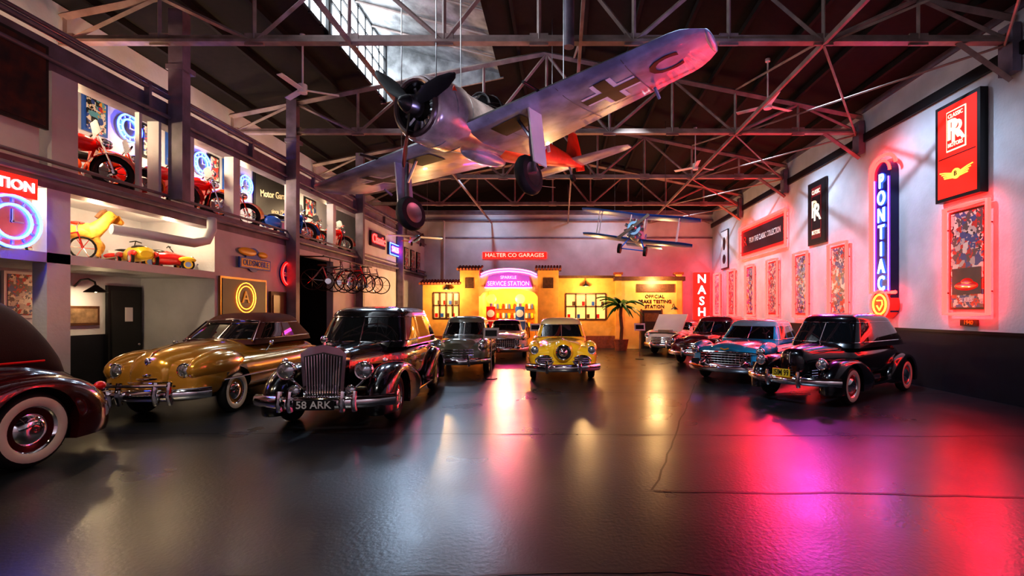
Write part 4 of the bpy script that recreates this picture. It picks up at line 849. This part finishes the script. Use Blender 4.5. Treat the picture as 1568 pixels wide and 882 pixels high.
BL2 = mat('biplane_blue', (.02, .2, .85), .35, noise=.2); BL3 = mat('biplane_light_blue', (.25, .55, .85), .4, noise=.2)
q = MB()
q.loft([[(x, w*cos(t*pi/8), z+w*sin(t*pi/8)*1.1) for t in range(16)] for x, w, z in ((1.1, .22, 0), (.9, .27, 0), (.5, .26, 0), (-.3, .22, .02), (-1.2, .12, .06), (-1.8, .03, .1))], BL3)
for k in range(9): a = k*2*pi/9; q.cyl((1.0, .12*cos(a), .12*sin(a)), (1.0, .34*cos(a), .34*sin(a)), .06, STEEL, n=8)
q.ell((1.15, 0, 0), (.12, .12, .12), STEEL); q.box((1.25, 0, 0), (.03, 1.3, .1), WOOD, rx=.8)
def bw(z, x, hs, ch, m):
    R = []
    for k in range(-8, 9):
        y = hs*k/8; c = ch*(1 if abs(k) < 7 else .85 if abs(k) < 8 else .5); R.append([(x+c/2*cos(t*pi/6), y, z+abs(y)*.03+.04*sin(t*pi/6)) for t in range(12)])
    q.loft(R, m)
bw(.62, .45, 2.1, .62, BL2); bw(-.22, .25, 1.95, .6, BL2)
for s_ in (-1, 1):
    for y in (.25, 1.4):
        q.tube([(.55, s_*y, -.18 if y > 1 else .2), (.65, s_*y, .64)], .02, WHITEP); q.tube([(.2, s_*y, -.18 if y > 1 else .2), (.3, s_*y, .64)], .02, WHITEP)
    q.tube([(.5, s_*.2, -.2), (.65, s_*.42, -.62)], .025, BL2); q.cyl((.65, s_*.4, -.65), (.65, s_*.5, -.65), .17, RUBBER, n=18)
q.tube([(.65, -.42, -.64), (.65, .42, -.64)], .02, BL2)
R = [[(-1.55+.22*cos(t*pi/6), y, .1+.02*sin(t*pi/6)) for t in range(12)] for y in (-.7, -.5, 0, .5, .7)]; q.loft(R, BL2)
q.loft([[(-1.6+.22*c*cos(t*pi/6), .02*sin(t*pi/6), z) for t in range(12)] for z, c in ((.05, 1), (.4, .9), (.58, .5))], BL2)
q.ell((0, 0, .28), (.2, .13, .1), BLACKP)
M = TR(2.75, 17.4, 4.45, radians(-108)) @ Matrix.Rotation(radians(-9), 4, 'X') @ Matrix.Rotation(radians(-8), 4, 'Y')
for p in ((.45, -.9, .66), (.45, .9, .66), (-1.2, 0, .1)):
    w = M @ Vector(p); q.cyl(p, M.inverted() @ Vector((w.x, w.y, rz(w.x)-.12)), .008, STEEL, n=5)
q.obj('blue_biplane', M)
q = MB(); q.loft([[(x, w*cos(t*pi/6), w*sin(t*pi/6)) for t in range(12)] for x, w in ((.7, .05), (.6, .12), (0, .13), (-.8, .05))], BL3)
q.loft([[(.15+.2*cos(t*pi/6), y, .1+.02*sin(t*pi/6)) for t in range(12)] for y in (-1.1, -.9, 0, .9, 1.1)], WHITEP); q.loft([[(-.7+.12*cos(t*pi/6), y, .02+.01*sin(t*pi/6)) for t in range(12)] for y in (-.35, 0, .35)], REDL)
q.loft([[(-.72+.12*c*cos(t*pi/6), .01*sin(t*pi/6), z) for t in range(12)] for z, c in ((0, 1), (.28, .6))], REDL); q.box((.72, 0, 0), (.02, .5, .05), WOOD, rx=.7)
for s_ in (-1, 1): q.cyl((.3, s_*.15, -.22), (.3, s_*.2, -.22), .08, RUBBER); q.tube([(.3, s_*.1, 0), (.3, s_*.17, -.22)], .012, STEEL)
M = TR(-6.1, 20.0, 4.75, radians(-60)); 
for p in ((.15, -.5, .1), (.15, .5, .1)): w = M @ Vector(p); q.cyl(p, M.inverted() @ Vector((w.x, w.y, rz(w.x)-.1)), .006, STEEL, n=5)
q.obj('model_airplane', M)

# ------------------------------------------------------------------ lights
def light(kind, loc, e, col, tgt=None, size=.25, spot=80, blend=.6):
    d = bpy.data.lights.new(kind.lower()+'_lamp', kind); d.energy = e; d.color = col
    if kind in ('POINT', 'SPOT'): d.shadow_soft_size = size
    if kind == 'SPOT': d.spot_size = radians(spot); d.spot_blend = blend
    o = bpy.data.objects.new(kind.lower()+'_lamp', d); SC.collection.objects.link(o); o.location = loc
    if tgt: o.rotation_euler = (Vector(tgt)-Vector(loc)).to_track_quat('-Z', 'Y').to_euler()
    return o
WARM = (1, .74, .42); COOL = (.58, .76, 1)
for y in (8.3, 10.9, 12.8, 15.2, 17.6): light('POINT', (-8.5, y, 5.3), 62, WARM, size=.08)
for y in (7.0, 8.5, 10.1): light('POINT', (-8.2, y, 3.5), 30, WARM, size=.06)
light('POINT', (-8.9, 9.3, 2.05), 14, WARM, size=.05)
for x in (-3.3, -1.9): light('POINT', (x, 24.8, 2.8), 170, (1, .58, .19), size=.1)
for x, z in ((-5.5, 2.7), (1.15, 2.9), (4.4, 3.2), (-2.56, 2.3)): light('POINT', (x, 22.4, z), 190, (1, .6, .24), size=.08)
# wall washers (right)
for y, e in ((11.35, 800), (15.9, 900), (20.4, 700), (25.0, 550)): light('SPOT', (5.6, y, 7.5), e, COOL, (8.5, y-.3, 3.6), .05, 84, 1)
light('SPOT', (5.8, 6.8, 7.5), 160, COOL, (8.5, 7.0, 4), .05, 90, 1)
for x in (-4, 2): light('SPOT', (x, 24.6, 7.4), 200, COOL, (x, 27.3, 4.8), .05, 110, .9)
# floor / car lights: spots added for floor highlights and brighter bodywork
for x, y, e in ((-6.6, 20.6, 330), (-5.2, 16.2, 300), (-3.4, 20.8, 260), (-5.8, 25.0, 380), (-7.0, 15.9, 260)): light('SPOT', (x, y, 7.4), e, COOL, (-1.7, 3.8, 0), .4, 46, 1)  # cool spots added to make the bluish sheen on the floor
light('SPOT', (-4.2, 3.2, 7.2), 500, WARM, (-4.0, 4.4, 0), .3, 34, 1)
light('SPOT', (-3.2, 3.0, 7.2), 420, (1, .95, .9), (-3.6, 8.2, .6), .2, 50, .9)
light('SPOT', (-6.0, 2.5, 7.2), 850, WARM, (-6.3, 8.8, .8), .2, 50, .9)
light('SPOT', (-3.6, 2.2, 7.2), 300, WARM, (-6.3, 5.4, 1.2), .2, 40, .9)
light('SPOT', (.8, 3.2, 7.2), 1900, (1, .94, .82), (0.05, 12.6, .7), .15, 17, .9)
light('SPOT', (1.4, 5.6, 7.4), 1200, COOL, (4.9, 11.4, .6), .15, 50, .9)
light('SPOT', (-1.0, 7.2, 7.4), 500, (1, .95, .9), (-2.5, 13.5, .8), .15, 34, .9)
light('SPOT', (1.5, 11.2, 7.6), 800, (.8, .9, 1), (2.75, 17.2, 4.5), .05, 30, .9)
light('SPOT', (-1.0, -2.0, 7.4), 450, (.9, .93, 1), (-1, -4, 3), .3, 130, .9)  # unseen pair added to brighten the front wall that the chrome mirrors
light('SPOT', (4.0, -2.0, 7.4), 450, (.9, .93, 1), (4, -4, 3), .3, 130, .9)
# added coloured spots imitating neon spill on the floor
light('SPOT', (8.1, 15.8, 5.2), 430, (.8, .07, .75), (2.9, 4.2, 0), .35, 44, 1)
light('SPOT', (8.1, 18.2, 4.2), 650, (1, .02, .07), (2.8, 6.6, 0), .35, 60, 1)
light('SPOT', (8.2, 9.2, 3.0), 90, (1, .02, .1), (4.6, 4.8, 0), .25, 100, 1)
light('SPOT', (-2.56, 22.7, 3.5), 380, (1, .05, .2), (-.9, 8.5, 0), .25, 40, 1)
# plane: added coloured spots without fixtures, lighting belly, nose and tail
light('SPOT', (7.2, 4.2, .5), 950, (.48, .42, 1), (.8, 8.4, 5.6), .15, 55, .9)
light('SPOT', (2.0, 3.0, .4), 280, (1, .45, .62), (-1.8, 8.2, 5.2), .15, 44, .9)
light('SPOT', (-5.2, 2.2, 2.2), 420, (.75, .75, 1), (-2.8, 8.4, 5.2), .1, 40, .9)
light('SPOT', (4.5, 15.5, 2.5), 600, (1, .3, .12), (.4, 12.6, 5.5), .1, 50, .9)
w = bpy.data.worlds.new('world'); SC.world = w; w.use_nodes = True; w.node_tree.nodes['Background'].inputs[0].default_value = (.35, .45, .6, 1); w.node_tree.nodes['Background'].inputs[1].default_value = .3
try:
    SC.view_settings.view_transform = 'Standard'
    SC.view_settings.look = 'Medium High Contrast'
    SC.view_settings.exposure = .15
except Exception as e: print('LOOK', e)
